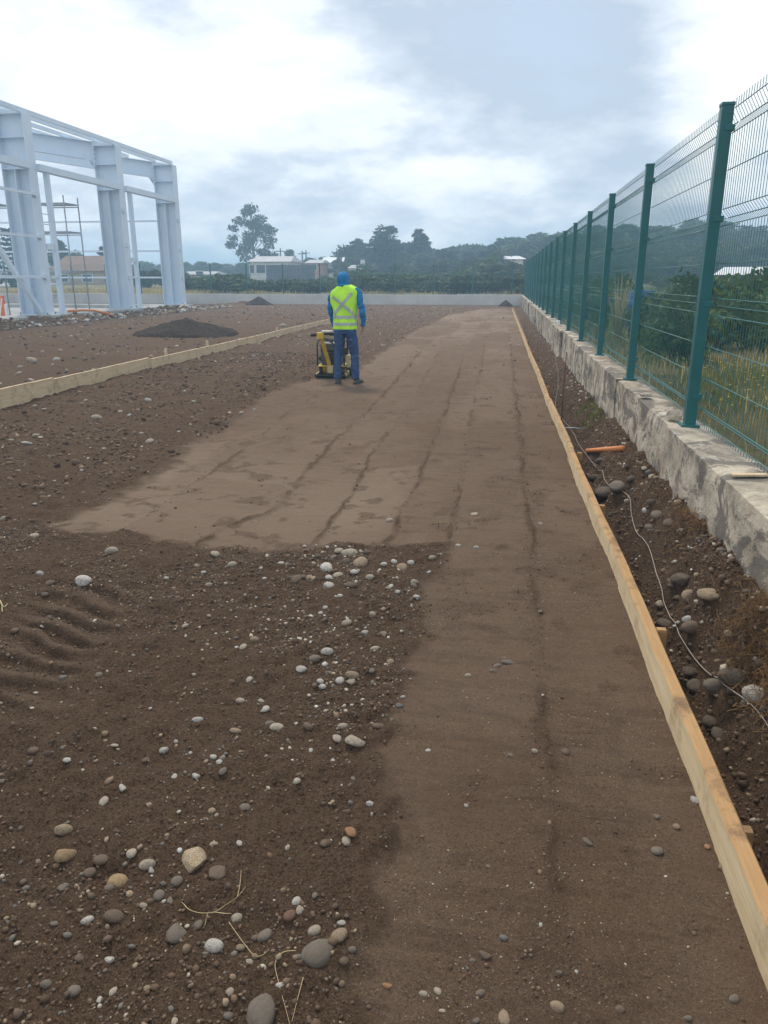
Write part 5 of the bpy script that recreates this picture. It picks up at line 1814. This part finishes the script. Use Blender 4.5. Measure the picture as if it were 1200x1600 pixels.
# dead straw clump and blue barrel
dc = empty('straw_clump', (2.1, 14.6, gz(2.1, 14.6)))
tag(dc, 'upright bundle of dead straw-coloured stems beyond the fence', 'plant')
rr = random.Random(3)
for i in range(46):
    a, L = rr.uniform(0, 6.28), rr.uniform(0.7, 1.25)
    x, y = 0.10 * math.cos(a) * rr.random(), 0.10 * math.sin(a) * rr.random()
    o = MB().tube([(x, y, -0.05), (x * 1.6, y * 1.6, L * 0.6), (x * 3.0, y * 3.0, L)], [0.006, 0.005, 0.003], 4).build('stem', M['straw'], dc, True)
def barrel(x, y):
    root = empty('plastic_barrel', (x, y, gz(x, y)))
    tag(root, 'blue plastic barrel standing beyond the fence', 'barrel')
    prof = [(0.0, 0.26), (0.04, 0.285), (0.28, 0.295), (0.30, 0.31), (0.32, 0.295), (0.58, 0.295), (0.60, 0.31), (0.62, 0.295), (0.84, 0.285), (0.88, 0.26)]
    MB().rings([[Vector((r_ * math.cos(k * math.pi / 12), r_ * math.sin(k * math.pi / 12), z)) for k in range(24)] for z, r_ in prof]).build('body', M['blue_plastic'], root, True)
    MB().torus((0, 0, 0.88), (0, 0, 1), 0.25, 0.015, 24, 6).build('rim', M['blue_plastic'], root, True)


barrel(2.95, 17.5)
# yellow flowers in the field
fr = random.Random(13)
V, F = [], []
for _ in range(130):
    x, y = fr.gauss(2.55, 0.45), fr.uniform(6.2, 9.6)
    if x < 1.6:
        continue
    z = gz(x, y) + fr.uniform(0.10, 0.20)
    b0 = len(V)
    s = fr.uniform(0.010, 0.018)
    V.append((x, y, z))
    for k in range(6):
        V.append((x + s * math.cos(k * 1.047), y + s * math.sin(k * 1.047), z + 0.006))
    F += [(b0, b0 + 1 + k, b0 + 1 + (k + 1) % 6) for k in range(6)]
tag(link('wild_flowers', np_mesh('wild_flowers', V, F, M['flower'])), 'tiny yellow wild flowers in the grass beyond the fence', kind='stuff')


# ------------------------------------------------------------------ houses
def house(name, label, cx, cy, z, w, d, h, roof_h, wall_m, roof_m, rz=0.0, wins=(), door=None, eave=0.35, ridge='x', chimney=False):
    root = empty(name, (cx, cy, z), rz)
    tag(root, label, 'house')
    MB().box(-w / 2, w / 2, -d / 2, d / 2, -1.0, h).build('wall', M[wall_m], root)
    if roof_h <= 0.25:
        MB().box(-w / 2 - eave, w / 2 + eave, -d / 2 - eave, d / 2 + eave, h + 0.002, h + 0.16).build('roof', M[roof_m], root)
    else:
        W, D = w / 2 + eave, d / 2 + eave
        rf = MB()
        if ridge == 'x':
            p = [(-W, -D, h), (W, -D, h), (W, D, h), (-W, D, h), (-W * 0.86, 0, h + roof_h), (W * 0.86, 0, h + roof_h)]
            rf.add(p, [(0, 1, 5, 4), (2, 3, 4, 5), (1, 2, 5), (3, 0, 4), (3, 2, 1, 0)])
        else:
            p = [(-W, -D, h), (W, -D, h), (W, D, h), (-W, D, h), (0, -D, h + roof_h), (0, D, h + roof_h)]
            rf.add(p, [(0, 4, 5, 3), (1, 2, 5, 4), (0, 1, 4), (2, 3, 5), (3, 2, 1, 0)])
        r_ = rf.build('roof', M[roof_m], root, False)
        r_.location = (0, 0, 0.003)
        if chimney:
            MB().box(w * 0.2, w * 0.2 + 0.5, -0.3, 0.3, h, h + roof_h + 0.6).build('chimney', M[wall_m], r_)
    for (x, zz, ww, hh) in wins:
        f = MB()
        f.box(x - ww / 2 - 0.08, x + ww / 2 + 0.08, -d / 2 - 0.06, -d / 2 - 0.002, zz - 0.08, zz)
        f.box(x - ww / 2 - 0.08, x + ww / 2 + 0.08, -d / 2 - 0.06, -d / 2 - 0.002, zz + hh, zz + hh + 0.08)
        f.box(x - ww / 2 - 0.08, x - ww / 2, -d / 2 - 0.055, -d / 2 - 0.002, zz, zz + hh)
        f.box(x + ww / 2, x + ww / 2 + 0.08, -d / 2 - 0.055, -d / 2 - 0.002, zz, zz + hh)
        q = f.build('window', M['white'], root)
        MB().box(x - ww / 2, x + ww / 2, -d / 2 - 0.03, -d / 2 - 0.004, zz, zz + hh).build('pane', M['glass'], q)
    if door:
        MB().box(door[0] - 0.5, door[0] + 0.5, -d / 2 - 0.05, -d / 2 - 0.003, 0, 2.1).build('door', M[door[1]], root)
    return root


def at_px(px0, px1, ybase, Y):
    a, b = depth_point(px0, ybase, Y), depth_point(px1, ybase, Y)
    return (a.x + b.x) / 2, b.x - a.x, a.z


x, w, z = at_px(392, 452, 428, 100)
house('white_house', 'white house under the eucalyptus with a low grey roof and dark windows', x, 103, gz(x, 103), w, 6, depth_point(392, 409, 100).z - gz(x, 103), 0.75, 'house_white', 'roof_grey', 0, [(-1.2, 1.2, 1.2, 1.0), (0.8, 1.2, 1.4, 1.0), (-2.4, 1.2, 0.6, 1.0)])
x, w, z = at_px(416, 492, 428, 92)
fb = empty('board_fence', (x, 92, gz(x, 92)))
tag(fb, 'long dark slate-coloured board fence in front of the white house', 'fence')
top = depth_point(416, 414, 92).z - gz(x, 92)
nb = 24
for i in range(nb):
    u0 = -w / 2 + w * i / nb
    MB().box(u0 + 0.01, u0 + w / nb - 0.01, -0.03 + 0.01 * (i % 2), 0.03, -0.5, top + 0.02 * math.sin(i * 3)).build('board', M['slate_board'], fb)
x, w, z = at_px(478, 500, 420, 108)
house('pink_house', 'small pink house at the end of the slate board fence', x, 111, gz(x, 111), w, 5, depth_point(478, 411, 108).z - gz(x, 111), 0.5, 'house_pink', 'roof_grey', 0, [(0, 1.6, 0.8, 0.7)])
x, w, z = at_px(500, 532, 412, 118)
house('pale_roofed_house', 'low house with a pale shining roof behind the pink house', x, 121, gz(x, 121), w, 5, depth_point(500, 411, 118).z - gz(x, 121), 0.9, 'house_white', 'roof_pale', 0.15, [(0.5, 1.8, 0.8, 0.7)])
x, w, z = at_px(544, 566, 432, 96)
house('white_hut', 'small white hut with a chimney beside the layered cypresses', x, 98, gz(x, 98), w, 4, depth_point(544, 419, 96).z - gz(x, 98), 0.4, 'house_white', 'roof_grey', 0, [(0.4, 1.2, 0.5, 0.5)], None, 0.1, 'x', True)
x, w, z = at_px(789, 809, 411, 92)
house('white_shed', 'small white shed among the trees on the hillside', x, 93, gz(x, 93), w, 4, depth_point(789, 405, 91).z - gz(x, 93), 0.4, 'house_white', 'roof_pale', 0.3, [(0, 1.4, 0.6, 0.6)])
x, w, z = at_px(66, 152, 470, 84)
house('brown_roofed_house', 'house with a brown hipped roof seen through the steel frame', x, 90, gz(x, 90), w, 8, 1.5, depth_point(100, 399, 88).z - gz(x, 90) - 1.5, 'house_tan', 'roof_brown', 0.0, [(-1.6, 0.3, 1.2, 0.8), (1.4, 0.3, 1.2, 0.8)])
x, w, z = at_px(-60, 40, 470, 78)
house('grey_shed', 'long low grey shed left of the nearest steel column', x, 82, gz(x, 82), w, 6, depth_point(0, 447, 79).z - gz(x, 82), 0.7, 'slate_board', 'roof_grey', 0.0, [(2.0, 0.9, 1.0, 0.7)])
x, w, z = at_px(286, 334, 432, 96)
house('low_shed', 'low shed with pale sheet roof right of the end column', x, 98, gz(x, 98), w, 5, depth_point(300, 429, 96).z - gz(x, 98), 0.4, 'house_tan', 'roof_grey', 0.0, [(0.4, 0.8, 0.9, 0.6)])
# pale-roofed shed and tarpaulin across the field
sh = house('field_shed', 'open shed with a pale sheet roof across the field', 13.6, 41, gz(13.6, 41), 6.0, 4.0, 1.25, 0.38, 'slate_board', 'roof_pale', -0.25, [(-1.6, 0.45, 0.9, 0.55), (0.6, 0.45, 1.2, 0.55)], (2.2, 'house_white'), 0.3)
tp = empty('tarpaulin', (11.4, 36.5, gz(11.4, 36.5)))
tag(tp, 'rust-brown tarpaulin draped over a stack before the field shed', 'tarpaulin')
V, F = [], []
n = 18
for j in range(n + 1):
    for i in range(n + 1):
        u, v = i / n, j / n
        prof = 1.05 * (1 - abs(2 * u - 1) ** 2.2) ** 0.5 * (0.55 + 0.45 * math.sin(3.0 * v + 0.4)) if 0 < u < 1 else 0
        V.append(((v - 0.5) * 4.2, (u - 0.5) * 2.2, -0.05 + prof + 0.05 * math.sin(9 * u + 5 * v) * (prof > 0)))
for j in range(n):
    for i in range(n):
        q = j * (n + 1) + i
        F.append((q, q + 1, q + n + 2, q + n + 1))
link('sheet', np_mesh('sheet', V, F, M['tarp'], True), tp)
for i in range(3):
    MB().box(-1.9 + i * 1.3, -0.7 + i * 1.3, -0.5, 0.5, 0.0, 0.35).build('crate', M['pine_grey'], tp)
# utility poles
for px, yt, Y in ((438, 388, 120), (472, 392, 125), (478, 391, 130)):
    p = depth_point(px, yt, Y)
    z0 = gz(p.x, Y)
    u = empty('utility_pole', (p.x, Y, z0))
    tag(u, 'slim utility pole rising behind the white house', 'pole', 'utility poles')
    MB().tube([(0, 0, -0.3), (0, 0, p.z - z0)], [0.13, 0.09], 6).build('shaft', M['bark'], u, True)
    MB().box(-0.7, 0.7, -0.05, 0.05, p.z - z0 - 0.5, p.z - z0 - 0.38).build('crossarm', M['bark'], u)


# ------------------------------------------------------------------ worker with the plate compactor
def remeshed(name, tubes, voxel, smooth_it=6):
    """Join overlapping limb tubes into one continuous skin."""
    mb = MB()
    for rings in tubes:
        mb.rings(rings)
    me = mb.mesh(name, M['hoodie'])
    o = link(name, me)
    rm = o.modifiers.new('remesh', 'REMESH')
    rm.mode = 'VOXEL'
    rm.voxel_size = voxel
    sm = o.modifiers.new('smooth', 'SMOOTH')
    sm.factor = 0.5
    sm.iterations = smooth_it
    dg = bpy.context.evaluated_depsgraph_get()
    out = bpy.data.meshes.new_from_object(o.evaluated_get(dg))
    bpy.data.objects.remove(o)
    out.name = name
    return out


def limb(pts, n=16):
    """pts: rows of (x, y, z, r1, r2): rings across the run of the limb; r1 sideways, r2 fore and aft."""
    rings = []
    P_ = [Vector(p[:3]) for p in pts]
    for i, p in enumerate(pts):
        d = (P_[min(i + 1, len(P_) - 1)] - P_[max(i - 1, 0)]).normalized()
        s = Vector((1, 0, 0)) - d * d.x
        if s.length < 0.2:
            s = Vector((0, 1, 0)) - d * d.y
        s.normalize()
        t = d.cross(s)
        rings.append([P_[i] + s * (p[3] * math.cos(6.28318 * k / n)) + t * (p[4] * math.sin(6.28318 * k / n)) for k in range(n)])
    return rings


def person():
    px, py = -2.466, 12.15
    root = empty('person', (px, py, gz(px, py) + 0.004))
    tag(root, 'person seen from behind in blue hoodie, jeans and yellow-green hi-vis vest, guiding the plate compactor', 'person')
    T = []
    # torso, hips, neck
    torso = [(0.0, 0.00, 0.80, 0.150, 0.115), (0.0, 0.0, 0.88, 0.168, 0.125), (0.0, 0.0, 0.96, 0.165, 0.120), (-0.003, 0.005, 1.05, 0.158, 0.112), (-0.006, 0.01, 1.16, 0.170, 0.118),
             (-0.010, 0.015, 1.27, 0.186, 0.122), (-0.014, 0.02, 1.39, 0.190, 0.115), (-0.018, 0.028, 1.455, 0.150, 0.092), (-0.026, 0.038, 1.50, 0.075, 0.072), (-0.032, 0.05, 1.54, 0.062, 0.066)]
    T.append(limb(torso, 24))
    # hooded head, bowed a little to the machine
    T.append(limb([(-0.030, 0.045, 1.46, 0.085, 0.085), (-0.034, 0.055, 1.52, 0.085, 0.095), (-0.038, 0.065, 1.58, 0.092, 0.112), (-0.040, 0.07, 1.64, 0.095, 0.118), (-0.040, 0.07, 1.69, 0.084, 0.104), (-0.040, 0.066, 1.725, 0.056, 0.07), (-0.040, 0.062, 1.742, 0.02, 0.025)], 20))
    T.append(limb([(-0.040, 0.165, 1.60, 0.016, 0.016), (-0.040, 0.192, 1.592, 0.013, 0.013), (-0.040, 0.185, 1.62, 0.008, 0.008)], 8))     # nose
    T.append(limb([(-0.19, 0.02, 1.395, 0.055, 0.058), (-0.1, 0.02, 1.44, 0.055, 0.060), (0.1, 0.02, 1.47, 0.055, 0.060), (0.17, 0.02, 1.455, 0.055, 0.058)], 14))  # yoke
    # legs: trousers hang a bit loose
    T.append(limb([(-0.080, 0.0, 0.90, 0.095, 0.118), (-0.090, 0.0, 0.80, 0.093, 0.112), (-0.098, 0.012, 0.66, 0.083, 0.098), (-0.118, 0.022, 0.50, 0.066, 0.080), (-0.122, 0.018, 0.42, 0.063, 0.076), (-0.130, 0.0, 0.28, 0.062, 0.074),
                   (-0.134, -0.01, 0.16, 0.058, 0.068), (-0.135, -0.012, 0.075, 0.060, 0.070)]))
    T.append(limb([(0.080, 0.0, 0.90, 0.095, 0.118), (0.095, 0.002, 0.80, 0.093, 0.112), (0.115, 0.02, 0.66, 0.084, 0.098), (0.135, 0.035, 0.50, 0.068, 0.080), (0.142, 0.03, 0.42, 0.065, 0.076), (0.152, 0.01, 0.28, 0.064, 0.074),
                   (0.160, 0.0, 0.16, 0.062, 0.068), (0.164, -0.003, 0.075, 0.064, 0.070)]))
    # arms
    T.append(limb([(-0.180, 0.02, 1.425, 0.058, 0.062), (-0.220, 0.03, 1.35, 0.060, 0.064), (-0.238, 0.05, 1.20, 0.054, 0.058), (-0.240, 0.085, 1.10, 0.050, 0.052), (-0.225, 0.16, 0.98, 0.046, 0.048), (-0.205, 0.235, 0.87, 0.040, 0.040), (-0.202, 0.25, 0.85, 0.030, 0.032)]))
    T.append(limb([(0.165, 0.02, 1.47, 0.058, 0.062), (0.212, 0.015, 1.41, 0.060, 0.064), (0.250, 0.0, 1.25, 0.055, 0.060), (0.278, -0.005, 1.13, 0.052, 0.054), (0.285, 0.03, 1.02, 0.047, 0.049), (0.272, 0.07, 0.92, 0.040, 0.042), (0.270, 0.075, 0.905, 0.030, 0.032)]))
    # hands: palm, four fingers, thumb
    for (w, d, curl, sx) in ((Vector((-0.203, 0.25, 0.855)), Vector((0.05, 0.62, -0.78)), 1.0, 1), (Vector((0.270, 0.077, 0.91)), Vector((-0.05, 0.22, -0.97)), 0.45, -1)):
        d.normalize()
        side = Vector((0, 1, 0)) if abs(d.y) < 0.5 else Vector((1, 0, 0))
        side = (side - d * side.dot(d)).normalized()
        pn = d.cross(side).normalized()
        a, b = w, w + d * 0.085
        T.append([[a + side * (0.026 * math.cos(q)) + pn * (0.017 * math.sin(q)) for q in np.linspace(0, 6.2832, 11)[:-1]],
                  [a.lerp(b, 0.5) + side * (0.040 * math.cos(q)) + pn * (0.016 * math.sin(q)) for q in np.linspace(0, 6.2832, 11)[:-1]],
                  [b + side * (0.039 * math.cos(q)) + pn * (0.013 * math.sin(q)) for q in np.linspace(0, 6.2832, 11)[:-1]]])
        for i, L in enumerate((0.062, 0.074, 0.070, 0.054)):
            o_ = b + side * (-0.029 + 0.0195 * i) - d * 0.008
            k1 = (d * math.cos(curl * 0.6) + pn * (sx * math.sin(curl * 0.6))).normalized()
            k2 = (d * math.cos(curl * 1.7) + pn * (sx * math.sin(curl * 1.7))).normalized()
            p1 = o_ + k1 * (L * 0.5)
            p2 = p1 + k2 * (L * 0.5)
            T.append(limb([(*o_, 0.0095, 0.0095), (*p1, 0.0088, 0.0088), (*p2, 0.0070, 0.0070)], 8))
        th0 = a.lerp(b, 0.3) + side * 0.034
        th1 = th0 + (side * 0.7 + d * 0.7) * 0.036
        th2 = th1 + (d * 0.9 + side * 0.1 + pn * (0.3 * sx)) * 0.032
        T.append(limb([(*th0, 0.012, 0.012), (*th1, 0.0105, 0.0105), (*th2, 0.008, 0.008)], 8))
    # feet inside the shoes
    T.append(limb([(-0.135, -0.045, 0.055, 0.036, 0.042), (-0.136, 0.02, 0.058, 0.042, 0.046), (-0.140, 0.10, 0.045, 0.044, 0.034), (-0.144, 0.17, 0.036, 0.034, 0.026), (-0.145, 0.195, 0.032, 0.015, 0.014)], 12))
    T.append(limb([(0.160, -0.035, 0.055, 0.036, 0.042), (0.170, 0.03, 0.058, 0.042, 0.046), (0.200, 0.10, 0.045, 0.044, 0.034), (0.228, 0.16, 0.036, 0.034, 0.026), (0.238, 0.185, 0.032, 0.015, 0.014)], 12))
    me = remeshed('body', T, 0.0075, 4)
    # cloth folds
    n = len(me.vertices)
    co = np.empty(n * 3, np.float32)
    me.vertices.foreach_get('co', co)
    co = co.reshape(-1, 3)
    no = np.empty(n * 3, np.float32)
    me.vertex_normals.foreach_get('vector', no)
    no = no.reshape(-1, 3)
    fold = 1.6 * (0.5 - np.abs(fbm(co[:, 0] * 7 + co[:, 1] * 9 + co[:, 2] * 3, co[:, 2] * 13 - co[:, 0] * 5, 601, 3)))
    hand = ((co[:, 0] < -0.165) & (co[:, 2] < 0.858) & (co[:, 1] > 0.2)) | ((co[:, 0] > 0.21) & (co[:, 2] < 0.912) & (co[:, 2] > 0.7))
    amp = np.where(hand | (co[:, 2] < 0.09) | (co[:, 2] > 1.5), 0.0, np.where(co[:, 2] < 0.84, 0.010, 0.009))
    amp = amp + np.where((co[:, 2] < 0.26) & (co[:, 2] > 0.09), 0.004, 0)
    co = co + no * (fold * amp)[:, None]
    me.vertices.foreach_set('co', co.ravel())
    for m in (M['jeans'], M['skin'], M['shoe']):
        me.materials.append(m)
    c = np.empty(len(me.polygons) * 3, np.float32)
    me.polygons.foreach_get('center', c)
    c = c.reshape(-1, 3)
    idx = np.zeros(len(c), np.int32)
    arm = (np.abs(c[:, 0]) > 0.225) & (c[:, 2] > 0.7)
    idx[(c[:, 2] < 0.845) & ~arm] = 1
    idx[((c[:, 0] < -0.165) & (c[:, 2] < 0.858) & (c[:, 1] > 0.2)) | ((c[:, 0] > 0.21) & (c[:, 2] < 0.912) & (c[:, 2] > 0.7))] = 2
    idx[(c[:, 2] > 1.52) & (c[:, 1] > 0.135) & (c[:, 2] < 1.68)] = 2
    idx[c[:, 2] < 0.085] = 3
    me.polygons.foreach_set('material_index', idx)
    me.polygons.foreach_set('use_smooth', np.ones(len(me.polygons), bool))
    me.update()
    body = link('body', me, root)
    # eyes
    for s in (-0.032, 0.032):
        MB().tube([(-0.04 + s, 0.168, 1.628), (-0.04 + s, 0.178, 1.628)], [0.011, 0.005], 8).build('eye', M['black_rubber'], root, True)
    # soles
    for (pts) in ([(x_ - 0.02, y_) for x_, y_ in [(-0.115, -0.085), (-0.155, -0.06), (-0.160, 0.04), (-0.170, 0.11), (-0.158, 0.185), (-0.125, 0.212), (-0.095, 0.185), (-0.080, 0.11), (-0.078, 0.0), (-0.085, -0.06)]],
                  [(0.150, -0.075), (0.118, -0.05), (0.130, 0.04), (0.156, 0.115), (0.195, 0.185), (0.236, 0.202), (0.262, 0.170), (0.243, 0.095), (0.210, 0.0), (0.190, -0.055)]):
        MB().rings([[Vector((x, y, z)) for x, y in pts] for z in (0.0, 0.024)]).build('shoe_sole', M['sole'], root)
    # hood seam fold behind the neck
    MB().tube([(-0.115, 0.03, 1.545), (-0.09, -0.030, 1.536), (-0.03, -0.052, 1.532), (0.03, -0.030, 1.538), (0.055, 0.03, 1.548)], [0.016, 0.022, 0.024, 0.022, 0.016], 10).build('hood', M['hoodie'], root, True)
    # vest: a loose sleeveless shell
    ZR = [(0.865, 0.0, 0.0, 0.190, 0.145), (0.95, 0.0, 0.0, 0.184, 0.140), (1.05, -0.003, 0.004, 0.180, 0.134), (1.16, -0.006, 0.01, 0.186, 0.138), (1.27, -0.010, 0.015, 0.208, 0.145), (1.36, -0.014, 0.02, 0.226, 0.142),
          (1.42, -0.015, 0.022, 0.236, 0.130), (1.465, -0.016, 0.026, 0.222, 0.116), (1.500, -0.018, 0.03, 0.165, 0.110), (1.525, -0.022, 0.036, 0.118, 0.106), (1.535, -0.024, 0.038, 0.104, 0.100)]
    zs = [q[0] for q in ZR]

    def ring_at(z):
        return [float(np.interp(z, zs, [q[k] for q in ZR])) for k in (1, 2, 3, 4)]

    def tilt(x, z):                       # right shoulder carried higher than the left
        return z + 0.13 * x * sstep(1.15, 1.42, np.array(z)).item()

    def vest_pt(z, a, off=0.0):
        cx, cy, rx, ry = ring_at(z)
        f = 0.007 * math.sin(a * 5 + z * 17) + 0.006 * math.sin(a * 11 - z * 29) * math.sin(z * 13 + a)
        e = 0.82
        ca, sa = math.cos(a), math.sin(a)
        x = cx + (rx + off + f) * math.copysign(abs(ca) ** e, ca)
        y = cy + (ry + off + f) * math.copysign(abs(sa) ** e, sa)
        return Vector((x, y, tilt(x, z)))
    na = 48
    rings = [[vest_pt(z, 6.28318 * k / na) for k in range(na)] for z in np.linspace(0.865, 1.535, 38)]
    mb = MB().rings(rings, False)
    vest = mb.build('vest', M['vest'], root, True)
    so = vest.modifiers.new('thickness', 'SOLIDIFY')
    so.thickness = 0.004
    for z0, z1 in ((0.925, 0.972), (1.03, 1.078)):
        MB().rings([[vest_pt(z, 6.28318 * k / na, 0.0035) for k in range(na)] for z in np.linspace(z0, z1, 4)], False).build('reflective_band', M['reflective'], vest, True)

    def back_pt(x, z):                    # point of the vest's back at x, z
        cx, cy, rx, ry = ring_at(z)
        u = max(-0.999, min(0.999, (x - cx) / rx))
        ca = math.copysign(abs(u) ** (1 / 0.82), u)
        a = -math.acos(ca)
        return vest_pt(z, a, 0.0045)
    for (xa, za, xb, zb) in ((-0.175, 1.385, 0.165, 1.09), (0.125, 1.405, -0.155, 1.095)):
        V, F = [], []
        m_ = 16
        dx, dz = xb - xa, zb - za
        L = math.hypot(dx, dz)
        nx_, nz_ = -dz / L * 0.024, dx / L * 0.024
        for i in range(m_ + 1):
            u = i / m_
            for s in (-1, 0, 1):
                V.append(back_pt(xa + dx * u + nx_ * s, za + dz * u + nz_ * s))
        for i in range(m_):
            for j in range(2):
                q = i * 3 + j
                F.append((q, q + 1, q + 4, q + 3))
        link('reflective_band', np_mesh('reflective_band', [tuple(v) for v in V], F, M['reflective'], True), vest)
    return root


person()


def compactor():
    cx, cy = -2.86, 12.98
    root = empty('plate_compactor', (cx, cy, gz(cx, cy) + 0.005), R(4))
    root.scale = (1.06, 1.06, 1.04)
    tag(root, 'yellow plate compactor with dark engine standing at the edge of the packed soil', 'plate compactor')
    # base plate with upturned ends
    rows = [(-0.34, 0.05), (-0.29, 0.018), (-0.24, 0.0), (0.24, 0.0), (0.30, 0.04), (0.38, 0.13)]
    mb = MB()
    mb.rings([[Vector((-0.25, y, z)), Vector((0.25, y, z)), Vector((0.25, y, z + 0.022)), Vector((-0.25, y, z + 0.022))] for y, z in rows])
    mb.build('base_plate', M['dark_steel'], root, False, 0.004)
    for s in (-1, 1):
        MB().box(s * 0.235 - 0.012, s * 0.235 + 0.012, -0.25, 0.25, 0.024, 0.075).build('plate_rib', M['machine_cream'], root, False, 0.003)
    # exciter drum and deck
    MB().tube([(-0.19, 0.14, 0.10), (0.19, 0.14, 0.10)], 0.075, 20).build('exciter', M['machine_yellow'], root, False, 0.006)
    MB().box(-0.22, 0.22, -0.24, 0.22, 0.185, 0.20).build('engine_deck', M['machine_yellow'], root, False, 0.004)
    for sx in (-0.17, 0.17):
        for sy in (-0.19, 0.17):
            mb = MB().tube([(sx, sy, 0.024), (sx, sy, 0.184)], [0.032, 0.028], 12)
            mb.build('rubber_mount', M['black_rubber'], root, True)
    # engine
    e = MB().box(-0.16, 0.16, -0.165, 0.15, 0.202, 0.42).build('engine', M['engine_grey'], root, False, 0.02)
    for k in range(7):
        MB().box(-0.185, -0.158, -0.12, 0.10, 0.235 + 0.024 * k, 0.245 + 0.024 * k).build('cooling_fin', M['engine_grey'], e)
    q = MB().tube([(0.0, -0.158, 0.315), (0.0, -0.20, 0.315)], [0.105, 0.085], 24).build('recoil_starter', M['black_rubber'], e, False, 0.006)
    MB().tube([(0.06, -0.205, 0.35), (0.09, -0.215, 0.36)], 0.012, 8).build('pull_grip', M['black_rubber'], q, True)
    t = MB().box(-0.18, 0.15, -0.16, 0.14, 0.425, 0.56).build('fuel_tank', M['engine_grey'], root, False, 0.03)
    MB().tube([(-0.02, -0.02, 0.558), (-0.02, -0.02, 0.582)], 0.03, 16).build('filler_cap', M['black_rubber'], t, True)
    MB().tube([(0.17, 0.02, 0.35), (0.17, 0.02, 0.47)], 0.055, 16).build('air_filter', M['black_rubber'], root, False, 0.008)
    MB().tube([(-0.18, 0.10, 0.30), (-0.18, -0.06, 0.30)], 0.045, 14).build('muffler', M['dark_steel'], root, False, 0.006)
    # yellow roll cage
    fr = empty_part = MB()
    for sx in (-0.215, 0.215):
        fr.tube([(sx, -0.22, 0.20), (sx, -0.23, 0.52), (sx, -0.17, 0.60), (sx, 0.14, 0.60), (sx, 0.20, 0.52), (sx, 0.19, 0.20)], 0.014, 8)
    fr.tube([(-0.215, -0.17, 0.60), (0.215, -0.17, 0.60)], 0.014, 8)
    fr.tube([(-0.215, 0.14, 0.60), (0.215, 0.14, 0.60)], 0.014, 8)
    fr.build('roll_cage', M['dark_steel'], root, True)
    # guide handle: a broad yellow strut rising to the operator, with box head and rubber grip
    MB().bar((-0.02, -0.25, 0.21), (-0.115, -0.43, 0.66), 0.060, 0.028, (0, 1, 0)).build('handle_strut', M['machine_yellow'], root, False, 0.004)
    MB().box(-0.055, 0.035, -0.275, -0.225, 0.085, 0.205).build('strut_bracket', M['machine_cream'], root, False, 0.006)
    hd = MB().box(-0.175, -0.065, -0.50, -0.40, 0.645, 0.745).build('handle_head', M['machine_yellow'], root, False, 0.010)
    MB().tube([(-0.26, -0.45, 0.705), (0.14, -0.45, 0.735)], 0.018, 10).build('handle_bar', M['dark_steel'], hd, True)
    for x0, x1 in ((-0.275, -0.18), (0.02, 0.16)):
        MB().tube([(x0, -0.45, 0.704 + 0.05 * (x0 + 0.26)), (x1, -0.45, 0.704 + 0.05 * (x1 + 0.26))], 0.024, 12).build('grip', M['black_rubber'], hd, True)
    MB().box(-0.10, 0.06, -0.49, -0.40, 0.752, 0.775).build('top_plate', M['white'], hd, False, 0.004)
    MB().tube([(-0.06, -0.43, 0.66), (0.0, -0.3, 0.60), (0.10, -0.17, 0.50), (0.12, -0.10, 0.46)], 0.008, 6).build('throttle_cable', M['black_rubber'], root, True)
    # water bottle tank at the side and transport wheel
    MB().box(0.235, 0.30, -0.10, 0.06, 0.16, 0.36).build('side_tank', M['machine_cream'], root, False, 0.012)
    for x0 in (0.30,):
        w = MB().torus((x0, -0.02, 0.105), (1, 0, 0), 0.075, 0.024, 24, 10).build('wheel', M['black_rubber'], root, True)
        MB().torus((x0, -0.02, 0.105), (1, 0, 0), 0.052, 0.012, 20, 8).build('rim', M['white'], w, True)
        sp_ = MB()
        for k in range(5):
            a = k * 1.2566
            sp_.bar((x0, -0.02, 0.105), (x0, -0.02 + 0.05 * math.cos(a), 0.105 + 0.05 * math.sin(a)), 0.010, 0.010)
        sp_.build('spokes', M['white'], w)
    MB().tube([(0.20, -0.02, 0.15), (0.30, -0.02, 0.105)], 0.010, 8).build('wheel_axle', M['dark_steel'], root, True)


compactor()

# ------------------------------------------------------------------ air
hz = MB().box(-720, 720, -60, 930, -3.0, 15.5).build('haze', M['soil'])
tag(hz, kind='stuff')
hm = bpy.data.materials.new('haze_air')
hm.use_nodes = True
hm.node_tree.nodes.clear()
ho = hm.node_tree.nodes.new('ShaderNodeOutputMaterial')
hv = hm.node_tree.nodes.new('ShaderNodeVolumePrincipled')
hv.inputs['Color'].default_value = (0.50, 0.76, 1.0, 1)
hv.inputs['Density'].default_value = 0.0032
hv.inputs['Anisotropy'].default_value = 0.25
hm.node_tree.links.new(hv.outputs[0], ho.inputs['Volume'])
hz.data.materials.clear()
hz.data.materials.append(hm)
